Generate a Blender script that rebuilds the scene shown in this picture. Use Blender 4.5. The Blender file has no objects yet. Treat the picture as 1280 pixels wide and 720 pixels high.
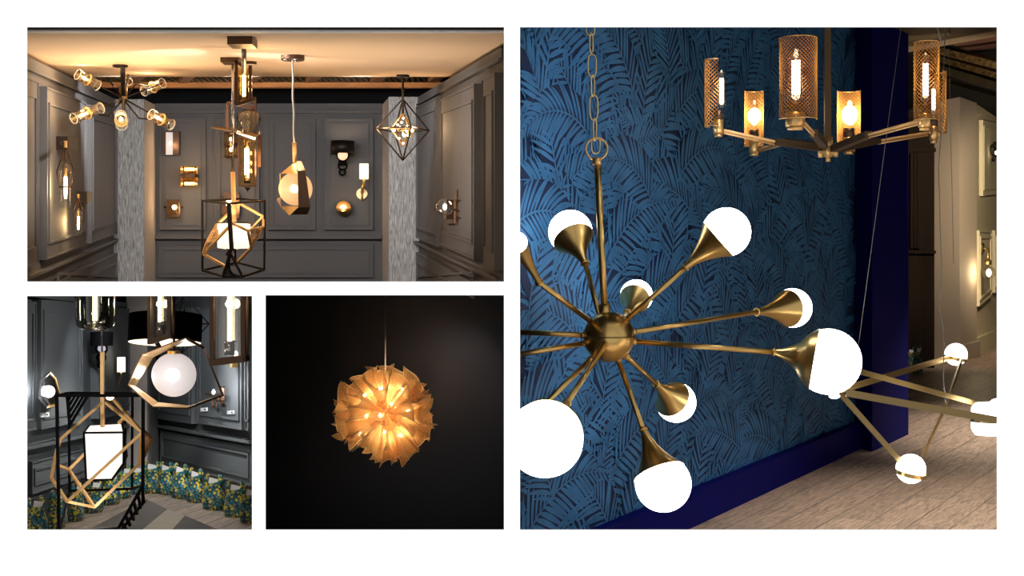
import bpy, math, random
from mathutils import Vector, Matrix
PI = math.pi
F = 1800.0            # focal length in pixels of the 1280-wide frame
H = 1.9               # eye height
C = bpy.context.scene.collection
rnd = random.Random(7)
V = Vector

def P(px, py, d):
    return V(((px - 640) / F * d, d, H - (py - 360) / F * d))
def M_(px, d):        # pixels -> metres at depth d
    return px * d / F

# ------------------------------------------------------------------ materials
def newmat(name):
    m = bpy.data.materials.new(name); m.use_nodes = True
    nt = m.node_tree; nt.nodes.clear()
    out = nt.nodes.new('ShaderNodeOutputMaterial')
    return m, nt, out
def N(nt, t, **kw):
    n = nt.nodes.new(t)
    for k, v in kw.items():
        if k in n.inputs: n.inputs[k].default_value = v
        else: setattr(n, k, v)
    return n
def rgb(c): return (c[0], c[1], c[2], 1)
def srgb(r, g, b):
    f = lambda u: (u/255/12.92) if u/255 <= .04045 else ((u/255+.055)/1.055)**2.4
    return (f(r), f(g), f(b))
def pbr(name, col, rough=.5, metal=0., var=0., scale=(20, 20, 20), bump=0., spec=.5):
    m, nt, out = newmat(name)
    b = N(nt, 'ShaderNodeBsdfPrincipled', Roughness=rough, Metallic=metal)
    b.inputs['Specular IOR Level'].default_value = spec
    b.inputs['Base Color'].default_value = rgb(col)
    if var or bump:
        tc = N(nt, 'ShaderNodeTexCoord'); mp = N(nt, 'ShaderNodeMapping')
        mp.inputs['Scale'].default_value = scale
        nz = N(nt, 'ShaderNodeTexNoise', Scale=1.0, Detail=4.0)
        nt.links.new(tc.outputs['Object'], mp.inputs[0]); nt.links.new(mp.outputs[0], nz.inputs['Vector'])
        if var:
            r = N(nt, 'ShaderNodeValToRGB')
            r.color_ramp.elements[0].position = .3; r.color_ramp.elements[1].position = .7
            r.color_ramp.elements[0].color = rgb([c*(1-var) for c in col])
            r.color_ramp.elements[1].color = rgb([min(1, c*(1+var)) for c in col])
            nt.links.new(nz.outputs[0], r.inputs[0]); nt.links.new(r.outputs[0], b.inputs['Base Color'])
        if bump:
            bp = N(nt, 'ShaderNodeBump', Strength=bump, Distance=.01)
            nt.links.new(nz.outputs[0], bp.inputs['Height']); nt.links.new(bp.outputs[0], b.inputs['Normal'])
    nt.links.new(b.outputs[0], out.inputs[0])
    return m
def emit(name, col, s):
    m, nt, out = newmat(name)
    e = N(nt, 'ShaderNodeEmission', Strength=s); e.inputs[0].default_value = rgb(col)
    nt.links.new(e.outputs[0], out.inputs[0]); return m
def glass(name, tint, lo=.06, hi=.75, rough=.03, gcol=(1, 1, 1)):
    m, nt, out = newmat(name)
    t = N(nt, 'ShaderNodeBsdfTransparent'); t.inputs[0].default_value = rgb(tint)
    g = N(nt, 'ShaderNodeBsdfGlossy', Roughness=rough); g.inputs[0].default_value = rgb(gcol)
    lw = N(nt, 'ShaderNodeLayerWeight', Blend=.35)
    mr = N(nt, 'ShaderNodeMapRange'); mr.inputs['To Min'].default_value = lo; mr.inputs['To Max'].default_value = hi
    mx = N(nt, 'ShaderNodeMixShader')
    nt.links.new(lw.outputs['Facing'], mr.inputs[0]); nt.links.new(mr.outputs[0], mx.inputs[0])
    nt.links.new(t.outputs[0], mx.inputs[1]); nt.links.new(g.outputs[0], mx.inputs[2])
    nt.links.new(mx.outputs[0], out.inputs[0]); return m
def litglass(name, col, em, trans=.15, tl=.5):
    """frosted, lit glass or fabric: translucent + some clear + its own glow"""
    m, nt, out = newmat(name)
    a = N(nt, 'ShaderNodeBsdfTranslucent'); a.inputs[0].default_value = rgb(col)
    d = N(nt, 'ShaderNodeBsdfDiffuse'); d.inputs[0].default_value = rgb(col)
    t = N(nt, 'ShaderNodeBsdfTransparent')
    x = N(nt, 'ShaderNodeMixShader'); x.inputs[0].default_value = tl
    y = N(nt, 'ShaderNodeMixShader'); y.inputs[0].default_value = trans
    e = N(nt, 'ShaderNodeEmission', Strength=em); e.inputs[0].default_value = rgb(col)
    ad = N(nt, 'ShaderNodeAddShader')
    L = nt.links.new
    L(d.outputs[0], x.inputs[1]); L(a.outputs[0], x.inputs[2]); L(x.outputs[0], y.inputs[1]); L(t.outputs[0], y.inputs[2])
    L(y.outputs[0], ad.inputs[0]); L(e.outputs[0], ad.inputs[1]); L(ad.outputs[0], out.inputs[0]); return m
def wood(name, c1, c2, rot, pw=1.3, ph=.17):
    m, nt, out = newmat(name); L = nt.links.new
    b = N(nt, 'ShaderNodeBsdfPrincipled', Roughness=.45)
    tc = N(nt, 'ShaderNodeTexCoord'); mp = N(nt, 'ShaderNodeMapping'); mp.inputs['Rotation'].default_value = (0, 0, rot)
    L(tc.outputs['Object'], mp.inputs[0])
    br = N(nt, 'ShaderNodeTexBrick', Scale=1.0); br.offset = .37
    br.inputs['Brick Width'].default_value = pw; br.inputs['Row Height'].default_value = ph
    br.inputs['Mortar Size'].default_value = .006; br.inputs['Mortar Smooth'].default_value = .3
    br.inputs['Color1'].default_value = rgb(c1); br.inputs['Color2'].default_value = rgb([c*.78 for c in c1])
    br.inputs['Mortar'].default_value = rgb([c*.35 for c in c1])
    L(mp.outputs[0], br.inputs['Vector'])
    m2 = N(nt, 'ShaderNodeMapping'); m2.inputs['Scale'].default_value = (2.2, 22, 1); L(mp.outputs[0], m2.inputs[0])
    nz = N(nt, 'ShaderNodeTexNoise', Scale=2.0, Detail=6.0, Distortion=1.6); L(m2.outputs[0], nz.inputs['Vector'])
    r = N(nt, 'ShaderNodeValToRGB'); r.color_ramp.elements[0].position = .35; r.color_ramp.elements[1].position = .65
    r.color_ramp.elements[0].color = (.5, .48, .46, 1); r.color_ramp.elements[1].color = (1.15, 1.13, 1.12, 1)
    L(nz.outputs[0], r.inputs[0])
    mx = N(nt, 'ShaderNodeMix', data_type='RGBA', blend_type='MULTIPLY'); mx.inputs[0].default_value = 1
    L(br.outputs['Color'], mx.inputs[6]); L(r.outputs[0], mx.inputs[7]); L(mx.outputs[2], b.inputs['Base Color'])
    L(b.outputs[0], out.inputs[0]); return m
def camo(name):
    m, nt, out = newmat(name); L = nt.links.new
    b = N(nt, 'ShaderNodeBsdfPrincipled', Roughness=.6)
    tc = N(nt, 'ShaderNodeTexCoord')
    nz = N(nt, 'ShaderNodeTexNoise', Scale=60.0); L(tc.outputs['Object'], nz.inputs['Vector'])
    mxv = N(nt, 'ShaderNodeMix', data_type='RGBA'); mxv.inputs[0].default_value = .018
    L(tc.outputs['Object'], mxv.inputs[6]); L(nz.outputs['Color'], mxv.inputs[7])
    vo = N(nt, 'ShaderNodeTexVoronoi', Scale=120.0); L(mxv.outputs[2], vo.inputs['Vector'])
    sp = N(nt, 'ShaderNodeSeparateColor'); L(vo.outputs['Color'], sp.inputs[0])
    r = N(nt, 'ShaderNodeValToRGB'); r.color_ramp.interpolation = 'CONSTANT'
    cols = [(0, srgb(8, 30, 28)), (.2, srgb(0, 108, 128)), (.42, srgb(28, 92, 60)), (.58, srgb(214, 190, 50)), (.76, srgb(150, 124, 92)), (.88, srgb(0, 70, 110))]
    e = r.color_ramp.elements; e[0].position = 0; e[0].color = rgb(cols[0][1]); e[1].position = .2; e[1].color = rgb(cols[1][1])
    for p_, c_ in cols[2:]:
        q = e.new(p_); q.color = rgb(c_)
    L(sp.outputs[0], r.inputs[0]); L(r.outputs[0], b.inputs['Base Color']); L(b.outputs[0], out.inputs[0]); return m
def streaky(name, lo, hi, sc):
    m, nt, out = newmat(name); L = nt.links.new
    b = N(nt, 'ShaderNodeBsdfPrincipled', Roughness=.7)
    tc = N(nt, 'ShaderNodeTexCoord'); mp = N(nt, 'ShaderNodeMapping'); mp.inputs['Scale'].default_value = sc
    L(tc.outputs['Object'], mp.inputs[0])
    nz = N(nt, 'ShaderNodeTexNoise', Scale=1.0, Detail=5.0, Roughness=.7, Distortion=.25); L(mp.outputs[0], nz.inputs['Vector'])
    r = N(nt, 'ShaderNodeValToRGB'); r.color_ramp.elements[0].position = .36; r.color_ramp.elements[1].position = .64
    r.color_ramp.elements[0].color = rgb(lo); r.color_ramp.elements[1].color = rgb(hi)
    L(nz.outputs[0], r.inputs[0]); L(r.outputs[0], b.inputs['Base Color']); L(b.outputs[0], out.inputs[0]); return m

MAT = dict(
 white=pbr('gallery white paint', (.9, .9, .9), .9, spec=.1),
 mattblack=pbr('matt black', (.012, .012, .013), .8, spec=.15),
 grey=pbr('warm grey wall paint', (.09, .09, .097), .75, var=.05, scale=(3, 3, 3)),
 slate=pbr('slate wall paint', (.058, .066, .07), .7, var=.05, scale=(3, 3, 3)),
 navy=pbr('navy matt paint', srgb(0, 4, 92), .75, spec=.15),
 leafdark=pbr('wallpaper ground', srgb(4, 36, 76), .7),
 leaf=pbr('wallpaper palm ink', srgb(50, 110, 160), .7, var=.2, scale=(6, 6, 6)),
 silk=streaky('streaked wallpaper', (.1, .1, .105), (.47, .47, .47), (150, 150, 13)),
 silkedge=pbr('pale column side', (.42, .38, .35), .7),
 ceil=pbr('ceiling board with lamp warmth', (.88, .65, .46), .85),  # warmth of the bulbs' light is put into the base colour
 timber=pbr('rough orange timber', srgb(165, 105, 50), .75, var=.3, scale=(4, 20, 20)),
 deck=streaky('speckled steel deck', srgb(38, 26, 12), srgb(150, 118, 66), (30, 12, 30)),
 steel=pbr('pale trim paint', (.93, .96, 1), .5),
 blackm=pbr('black iron', srgb(34, 26, 22), .45, .6),
 black2=pbr('black lacquer', (.003, .003, .004), .7, spec=.05),
 bronze=pbr('dark bronze', srgb(92, 70, 55), .38, .9),
 bronze2=pbr('grey bronze', srgb(96, 78, 66), .38, .85),
 nickel=pbr('polished nickel', (.75, .7, .65), .18, 1.),
 brass=pbr('brushed brass', (.9, .62, .23), .3, 1.),
 brassd=pbr('aged brass', (.36, .26, .12), .3, 1.),
 gold=pbr('gold leaf', (.9, .58, .24), .35, .85), chainm=pbr('bright brass links', (1, .74, .32), .3, .9),
 goldp=pbr('satin gold paint', srgb(238, 192, 130), .45, .3),
 fabricw=litglass('white lamp shade', (1, .93, .82), .55, .02),
 fabricw3=litglass('white lamp shade in daylight tone', (1, .95, .88), .7, .02),
 drumin=pbr('white shade lining', (.85, .78, .68), .8),
 clear=glass('clear glass', (.97, .96, .94), .07, .62),
 amber=glass('amber glass', (1, .84, .56), .06, .5, gcol=(1, .8, .5)),
 smoke=glass('smoked glass', (.62, .64, .6), .1, .85),
 opal=emit('opal globe glow', (1, .97, .92), 11.),
 opal2=emit('opal glow', (1, .97, .93), 5.),
 fil=emit('warm filament', (1, .66, .3), 42.),
 fil2=emit('soft white filament', (1, .8, .5), 9.),
 filw=emit('daylight lamp', (.9, .93, 1), 9.),
 filh=emit('hot lamp core', (1, .8, .5), 26.),
 frost=litglass('frosted warm globe', (1, .74, .46), .12, .22),
 frostc=litglass('frosted cool globe', (.92, .86, .84), .12, .22),
 floor3=wood('pale oak planks', srgb(232, 212, 192), 0, PI/2 + .1, .9, .12),
 floor4=wood('grey brown planks', srgb(200, 174, 150), 0, -1.04, 1.5, .24),
 camo=camo('floral print'),
 rug1=streaky('charcoal tweed rug', srgb(20, 18, 16), srgb(92, 84, 76), (8, 130, 1)),
 rug2=streaky('cream rug', srgb(205, 196, 176), srgb(232, 222, 204), (20, 40, 1)),
 card=pbr('white card', (.85, .85, .83), .7),
 plaster=pbr('beige plaster', srgb(176, 158, 136), .8),
 cream=pbr('cream wall paint', srgb(206, 192, 156), .7),
 brown=pbr('dark brown boarding', srgb(27, 18, 9), .8, spec=.1, var=.3, scale=(8, 8, 1)),
 blackwall=pbr('black gloss wall', (.012, .011, .012), .33, var=.2, scale=(2, 2, 2)),
 cable=pbr('pale cable', (.24, .23, .22), .5, .2),
 sleeve=pbr('bronze sleeve', srgb(84, 66, 46), .45, .6),
 meshm=pbr('perforated brass', srgb(200, 146, 74), .45, .75),
 rimglint=pbr('light caught on glass rim', (.9, .84, .72), .25),  # pale rings paint the light that the glass rims catch
 core1=emit('warm globe lamp', (1, .84, .6), 8.),
 core3=emit('cool globe lamp', (.95, .96, 1), 6.),
 glow=litglass('amber shade glow', (1, .48, .14), .16, .35),
)

# ------------------------------------------------------------------ mesh builder
ORG = {}; LK = [1.]
def perp(t):
    t = t.normalized()
    a = V((0, 0, 1)) if abs(t.z) < .95 else V((0, 1, 0))
    u = t.cross(a).normalized(); return u, u.cross(t).normalized() * -1
class MB:
    def __init__(s): s.v = []; s.f = []; s.mi = []; s.sm = []
    def add(s, vs, fs, mi=0, sm=False):
        o = len(s.v); s.v += [V(v) for v in vs]
        for f in fs: s.f.append([i + o for i in f]); s.mi.append(mi); s.sm.append(sm)
        return s
    def prism(s, poly, off, mi=0):
        n = len(poly); off = V(off)
        vs = [V(p) for p in poly] + [V(p) + off for p in poly]
        fs = [list(range(n)), list(range(2*n-1, n-1, -1))] + [[i, i+n, (i+1) % n + n, (i+1) % n] for i in range(n)]
        return s.add(vs, fs, mi)
    def hexa(s, a, b, mi=0):       # two quads
        vs = list(a) + list(b)
        return s.add(vs, [[0, 1, 2, 3], [7, 6, 5, 4]] + [[i, i+4, (i+1) % 4 + 4, (i+1) % 4] for i in range(4)], mi)
    def box(s, c, sz, rz=0, mi=0, R=None):
        c = V(c); R = R or Matrix.Rotation(rz, 3, 'Z')
        x, y, z = [q/2 for q in sz]
        lo = [c + R @ V(p) for p in ((-x, -y, -z), (x, -y, -z), (x, y, -z), (-x, y, -z))]
        hi = [c + R @ V(p) for p in ((-x, -y, z), (x, -y, z), (x, y, z), (-x, y, z))]
        return s.hexa(lo, hi, mi)
    def bar(s, a, b, w, h=None, up=None, mi=0):
        a = V(a); b = V(b); h = h or w; t = (b-a).normalized()
        if up is None: u, v = perp(t)
        else: u = t.cross(V(up)).normalized(); v = u.cross(t).normalized()
        q = lambda p: [p - u*w/2 - v*h/2, p + u*w/2 - v*h/2, p + u*w/2 + v*h/2, p - u*w/2 + v*h/2]
        return s.hexa(q(a), q(b), mi)
    def tube(s, pts, r, n=8, mi=0, close=False):
        pts = [V(p) for p in pts]; m = len(pts); vs = []; pu = None
        for i, p in enumerate(pts):
            a = pts[(i-1) % m] if (close or i > 0) else p
            b = pts[(i+1) % m] if (close or i < m-1) else p
            t = (b-a).normalized()
            if pu is None: u, _ = perp(t)
            else: u = (pu - t*pu.dot(t)).normalized()
            w = t.cross(u); pu = u; rr = r[i] if isinstance(r, (list, tuple)) else r
            vs += [p + (u*math.cos(2*PI*k/n) + w*math.sin(2*PI*k/n))*rr for k in range(n)]
        fs = []
        for i in range(m if close else m-1):
            j = (i+1) % m
            fs += [[i*n+k, i*n+(k+1) % n, j*n+(k+1) % n, j*n+k] for k in range(n)]
        if not close: fs += [list(range(n-1, -1, -1)), list(range((m-1)*n, m*n))]
        return s.add(vs, fs, mi, True)
    def lathe(s, prof, o, ax=(0, 0, 1), n=32, mi=0, a0=0, a1=2*PI, sm=True):
        o = V(o); ax = V(ax).normalized(); u, w = perp(ax); full = abs(a1-a0-2*PI) < 1e-6
        k = n if full else n+1; vs = []
        for r, h in prof:
            vs += [o + ax*h + (u*math.cos(a0+(a1-a0)*i/n) + w*math.sin(a0+(a1-a0)*i/n))*max(r, 1e-5) for i in range(k)]
        fs = [[j*k+i, j*k+(i+1) % k, (j+1)*k+(i+1) % k, (j+1)*k+i] for j in range(len(prof)-1) for i in range(n)]
        return s.add(vs, fs, mi, sm)
    def disc(s, o, ax, r, t, n=32, mi=0): return s.lathe([(0, 0), (r, 0), (r, t), (0, t)], o, ax, n, mi, sm=False)
    def ball(s, c, r, n=28, mi=0, sq=(1, 1, 1)):
        c = V(c); vs = []; m = n//2; sq = V(sq)
        for j in range(m+1):
            a = PI*j/m
            vs += [c + V((math.sin(a)*math.cos(2*PI*i/n)*sq.x, math.sin(a)*math.sin(2*PI*i/n)*sq.y, math.cos(a)*sq.z))*r for i in range(n)]
        return s.add(vs, [[j*n+i, (j+1)*n+i, (j+1)*n+(i+1) % n, j*n+(i+1) % n] for j in range(m) for i in range(n)], mi, True)
    def ring(s, c, ax, R, r, n=36, mi=0, k=8):
        u, w = perp(V(ax)); c = V(c)
        return s.tube([c + (u*math.cos(2*PI*i/n) + w*math.sin(2*PI*i/n))*R for i in range(n)], r, k, mi, True)
    def build(s, name, mats, parent=None, origin=None):
        mats = mats if isinstance(mats, (list, tuple)) else [mats]
        org = ORG[parent.name] if parent else (V(origin) if origin is not None else V((0, 0, 0)))
        me = bpy.data.meshes.new(name)
        me.from_pydata([tuple(v - org) for v in s.v], [], s.f)
        for m in mats: me.materials.append(MAT[m] if isinstance(m, str) else m)
        for p, i, q in zip(me.polygons, s.mi, s.sm): p.material_index = i; p.use_smooth = q
        import bmesh
        bm = bmesh.new(); bm.from_mesh(me); bmesh.ops.remove_doubles(bm, verts=bm.verts, dist=1e-5)
        bmesh.ops.recalc_face_normals(bm, faces=bm.faces); bm.to_mesh(me); bm.free()
        o = bpy.data.objects.new(name, me); C.objects.link(o)
        if parent: o.parent = parent
        else: o.location = org
        ORG[o.name] = org
        return o
def tag(o, label, cat, group=None):
    o['label'] = label; o['category'] = cat
    if group: o['group'] = group
    return o
def thing(name, label, cat, loc, group=None):
    o = bpy.data.objects.new(name, None); o.empty_display_size = .05; C.objects.link(o)
    o.location = loc; ORG[o.name] = V(loc); return tag(o, label, cat, group)
def struct(name, mb, mats, parent=None, kind=True):
    o = mb.build(name, mats, parent)
    if not parent: o['kind'] = 'structure'
    return o
def lamp(loc, w, col=(1, .72, .42), r=.012, name='bulb_light', kind='POINT', parent=None, **kw):
    l = bpy.data.lights.new(name, kind); l.energy = w*LK[0]; l.color = col
    if kind != 'AREA': l.shadow_soft_size = r
    for k, v in kw.items(): setattr(l, k, v)
    o = bpy.data.objects.new(name, l); C.objects.link(o); o.location = loc
    if parent is not None: o.parent = parent; o.location = V(loc) - ORG[parent.name]
    return o
def aim(o, tgt):
    o.rotation_euler = (V(tgt) - o.location).to_track_quat('-Z', 'Y').to_euler()
def add_bevel(o, w, seg=2):
    m = o.modifiers.new('bevel', 'BEVEL'); m.width = w; m.segments = seg; m.limit_method = 'ANGLE'

class Wall:
    """vertical plane through two footprint points given as (pixel column, depth)"""
    def __init__(s, A, B, ref):
        s.a = V((P(A[0], 360, A[1]).x, A[1], 0)); s.b = V((P(B[0], 360, B[1]).x, B[1], 0))
        t = (s.b - s.a).normalized(); n = V((t.y, -t.x, 0))
        if (V((ref[0], ref[1], 0)) - s.a).dot(n) < 0: n = -n
        s.n = n; s.t = t
    def hit(s, px, py, off=0):
        k = (px - 640) / F
        d = (s.a.dot(s.n) + off) / (k*s.n.x + s.n.y)
        return P(px, py, d)
    def slab(s, mb, cs, t, mi=0, base=0):
        q = [s.hit(x, y) + s.n*base for x, y in cs]
        return mb.hexa(q, [p + s.n*(t-base) for p in q], mi)
    def panel(s, cs, parent, mat, t=.03, inset=.1, bead=.006, name='wall_panel'):
        mb = MB(); q = [s.hit(x, y) for x, y in cs]
        c = sum(q, V((0, 0, 0)))/4
        w = (q[1]-q[0]).length; h = (q[3]-q[0]).length; ins = inset
        mb.hexa(q, [p + s.n*t for p in q])
        tt = (q[1]-q[0]).normalized(); tb = (q[2]-q[3]).normalized()
        dn = V((0, 0, -1))
        def inn(k): return [q[0]+tt*k+dn*k, q[1]-tt*k+dn*k, q[2]-tb*k-dn*k, q[3]+tb*k-dn*k]
        a = [p + s.n*t for p in inn(ins)]; b = [p + s.n*t for p in inn(ins+bead*1.6)]
        for i in range(4):
            j = (i+1) % 4
            mb.hexa([a[i], a[j], b[j], b[i]], [p + s.n*bead for p in (a[i], a[j], b[j], b[i])])
        a = [p + s.n*t for p in inn(0)]; b = [p + s.n*t for p in inn(bead*1.3)]
        for i in range(4):
            j = (i+1) % 4
            mb.hexa([a[i], a[j], b[j], b[i]], [p + s.n*bead*.7 for p in (a[i], a[j], b[j], b[i])])
        return mb.build(name, mat, parent)
# ================================================================== camera and render look
sc = bpy.context.scene
cam = bpy.data.cameras.new('camera'); cam.lens = 36*F/1280; cam.sensor_width = 36; cam.clip_end = 200
co = bpy.data.objects.new('camera', cam); C.objects.link(co); co.location = (0, 0, H); co.rotation_euler = (PI/2, 0, 0)
sc.camera = co
sc.view_settings.view_transform = 'Standard'; sc.view_settings.look = 'None'; sc.view_settings.exposure = 0; sc.view_settings.gamma = 1
sc.view_settings.use_curve_mapping = False
sc.cycles.use_denoising = True; sc.cycles.max_bounces = 8; sc.cycles.transparent_max_bounces = 24; sc.cycles.caustics_reflective = False
sc.cycles.caustics_refractive = False; sc.cycles.sample_clamp_indirect = 3; sc.cycles.sample_clamp_direct = 14
w = bpy.data.worlds.new('world'); sc.world = w; w.use_nodes = True
w.node_tree.nodes['Background'].inputs[0].default_value = (1, .97, .94, 1); w.node_tree.nodes['Background'].inputs[1].default_value = .45
sun = bpy.data.lights.new('wall_wash_sun', 'SUN'); sun.energy = 34; sun.angle = .02  # added grazing sun that lights the front wall up to white
so = bpy.data.objects.new('wall_wash_sun', sun); C.objects.link(so); so.location = (0, 3, 5)
aim(so, so.location + V((0, .105, -1)))

# ================================================================== the white gallery wall with its four openings
D0 = 5.0
OPEN = [(34, 34, 630, 352), (34, 370, 315, 662), (332, 369, 630, 662), (650, 34, 1246, 662)]
def front_wall():
    xs = sorted({-120, 1400} | {o[0] for o in OPEN} | {o[2] for o in OPEN}); ys = sorted({-90, 800} | {o[1] for o in OPEN} | {o[3] for o in OPEN})
    mb = MB()
    for i in range(len(xs)-1):
        for j in range(len(ys)-1):
            cx, cy = (xs[i]+xs[i+1])/2, (ys[j]+ys[j+1])/2
            if any(o[0] < cx < o[2] and o[1] < cy < o[3] for o in OPEN): continue
            q = [(xs[i], ys[j]), (xs[i+1], ys[j]), (xs[i+1], ys[j+1]), (xs[i], ys[j+1])]
            mb.hexa([P(x, y, D0) for x, y in q], [P(x, y, D0+.012) for x, y in q])
    struct('wall_front', mb, 'white')
front_wall()
# added black carcass: keeps the rooms' light apart and shuts out the sun
XL = -4.9; XR = 9.6; YB = 24.; ZT = H + 2.6; ZB = H - 2.3
sh = MB(); sh.box(((XL+XR)/2, (5.03+YB)/2, ZT), (XR-XL+.2, YB-5.03, .06)); struct('sun_block_roof', sh, 'mattblack')
sh = MB(); sh.box(((XL+XR)/2, (5.03+YB)/2, ZB), (XR-XL+.2, YB-5.03, .06)); struct('floor_base', sh, 'mattblack')
sh = MB(); sh.box((XL, (5.03+YB)/2, (ZT+ZB)/2), (.06, YB-5.03, ZT-ZB)); struct('wall_outer_left', sh, 'mattblack')
sh = MB(); sh.box((XR, (5.03+YB)/2, (ZT+ZB)/2), (.06, YB-5.03, ZT-ZB)); struct('wall_outer_right', sh, 'mattblack')
sh = MB(); sh.box(((XL+XR)/2, YB, (ZT+ZB)/2), (XR-XL, .06, ZT-ZB)); struct('wall_outer_back', sh, 'mattblack')
def vert_part(name, px, d0, d1, z0, z1, th=.008):
    mb = MB(); a = P(px, 360, d0); b = P(px, 360, d1)
    q = lambda z: [V((a.x-th, a.y, z)), V((a.x+th, a.y, z)), V((b.x+th, b.y, z)), V((b.x-th, b.y, z))]
    mb.hexa(q(z0), q(z1)); return struct(name, mb, 'mattblack')
vert_part('wall_middle', 632, 5.013, YB-.04, ZB, ZT, .004)
vert_part('wall_lower_middle', 323.5, 5.013, 14, ZB, H-.013)
mb = MB(); mb.box(((XL-.03)/2, 13.5, H), (-XL-.06, 17.0-.06, .024)); struct('floor_upper', mb, 'mattblack')
mb = MB(); b_ = P(0, 664, D0).z
mb.box((.98*1.35+.1, 5.16, b_-.2), (2.4, .28, .02)); struct('sun_block_sill_1', mb, 'mattblack')  # added unseen sill that catches the sun behind the opening
mb = MB(); mb.box((-.9, 5.12, b_-.2), (1.7, .2, .02)); struct('sun_block_sill_2', mb, 'mattblack')  # same added sun-catching sill, behind the lower left openings

# ================================================================== upper left room
HZ1 = 219.; DB = 10.5
def WT(d): return HZ1 - 89*DB/d          # pixel row of the wall top at depth d
ref1 = (-1.5, 7.)
back1 = Wall((180, DB), (490, DB), ref1)
left1 = Wall((34, 6.36), (142, 9.84), ref1)
right1 = Wall((630, 5.86), (524, 9.54), ref1)
def wall_solid(W, pa, pb, name, mat, th=.05, zb=None):
    """pa, pb = (px, top py); solid body behind the plane"""
    mb = MB(); a = W.hit(*pa); b = W.hit(*pb); z0 = zb if zb is not None else H+.013
    q = [a, b, V((b.x, b.y, z0)), V((a.x, a.y, z0))]
    mb.hexa(q, [p - W.n*th for p in q]); return struct(name, mb, mat)
wb = wall_solid(back1, (170, 130), (500, 130), 'wall_back', 'grey')
for k, (x0, x1) in enumerate(((200, 258), (269, 325), (335, 395), (406, 467))):
    back1.panel([(x0, 149), (x1, 149), (x1, 287.5), (x0, 287.5)], wb, 'grey', .025, .032, .008)
back1.panel([(199, 305), (467, 305), (467, 347), (199, 347)], wb, 'grey', .018, .03, .008)
mb = MB(); back1.slab(mb, [(192, 294.5), (478, 294.5), (478, 299), (192, 299)], .05); mb.build('chair_rail', 'grey', wb)
mb = MB(); back1.slab(mb, [(192, 130), (478, 130), (478, 139.5), (192, 139.5)], .03); back1.slab(mb, [(192, 139.5), (478, 139.5), (478, 142), (192, 142)], .045); mb.build('cap_moulding', 'grey', wb)
# the left wall runs on forward to the front wall
def ext(W, d):     # pixel column where the wall reaches depth d
    t = (d - W.a.y)/(W.b.y-W.a.y); x = W.a.x + (W.b.x-W.a.x)*t; return x*F/d+640
pl = ext(left1, 5.03); wl = wall_solid(left1, (pl, WT(5.03)), (142, 124), 'wall_left', 'grey')
def vp(x0, y0, x): return y0 + (x-x0)*(HZ1-y0)/(335.-x0)
def pan(x0, x1, t0, b0): return [(x0, t0), (x1, vp(x0, t0, x1)), (x1, vp(x0, b0, x1)), (x0, b0)]
left1.panel(pan(49, 101, 108, 325), wl, 'grey', .03, .07, .008)
left1.panel(pan(107, 140.5, 130.5, 304), wl, 'grey', .03, .07, .008)
left1.panel([(8, vp(38.5, 101, 8)), (38.5, 101), (38.5, 330), (8, 341)], wl, 'grey', .03, .07, .008)
left1.panel([(61, 352), (140.5, 316), (140.5, 358.5), (61, 358.5)], wl, 'grey', .03, .06, .008)
mb = MB(); left1.slab(mb, [(6, vp(34, 342, 6)), (146, vp(34, 342, 146)), (146, vp(34, 346.5, 146)), (6, vp(34, 346.5, 6))], .035); mb.build('chair_rail', 'grey', wl)
mb = MB(); left1.slab(mb, [(20, vp(34, 72, 20)), (142, 124), (142, 132.5), (20, vp(34, 86, 20))], .012)
left1.slab(mb, [(20, vp(34, 86, 20)), (142, 132.5), (142, 134.5), (20, vp(34, 89, 20))], .024); mb.build('cap_moulding', 'grey', wl)
HR = lambda x0, y0, x: y0 + (x-x0)*(HZ1-y0)/(349.-x0)
def panr(x0, x1, t0, b0): return [(x0, t0), (x1, HR(x0, t0, x1)), (x1, HR(x0, b0, x1)), (x0, b0)]
wr = wall_solid(right1, (630.3, WT(5.85)), (524, 121), 'wall_right', 'grey', .008)
right1.panel(panr(526.5, 553, 134, 297), wr, 'grey', .03, .06, .008)
right1.panel(panr(558, 602, 124.5, 306.5), wr, 'grey', .03, .07, .008)
right1.panel(panr(612, 629, 98.5, 331), wr, 'grey', .03, .07, .008)
right1.panel([(526.5, 315), (604, 355), (604, 358.5), (526.5, 358.5)], wr, 'grey', .03, .06, .008)
mb = MB(); right1.slab(mb, [(521, 300), (630.3, 348.3), (630.3, 353.3), (521, 303)], .035); mb.build('chair_rail', 'grey', wr)
mb = MB(); right1.slab(mb, [(524.5, 121.5), (630.3, 59.3), (630.3, 72.2), (524.5, 130)], .012); right1.slab(mb, [(524.5, 130), (630.3, 72.2), (630.3, 75.2), (524.5, 132)], .024); mb.build('cap_moulding', 'grey', wr)
# streaked columns in the corners
def column(name, x0, x1, d, ytop, xs, side):
    mb = MB(); a = P(x0, ytop, d); b = P(x1, ytop, d); z0 = H+.013
    mb.prism([a, b, V((b.x, b.y, z0)), V((a.x, a.y, z0))], (0, .012, 0)); c = struct(name, mb, 'silk')
    mb = MB(); e0 = P(xs, 130, 10.44)
    near = b if side > 0 else a
    q = [near + V((0, .012, 0)), V((near.x, near.y+.012, z0)), V((e0.x, 10.49, z0)), V((e0.x, 10.49, e0.z))]
    mb.prism(q, (-.05*side, 0, 0)); mb.build('column_side', 'silkedge', c); return c
column('wall_column_left', 142, 180, 9.84, 124, 192, 1)
column('wall_column_right', 486, 524, 9.54, 121, 477, -1)
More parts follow.
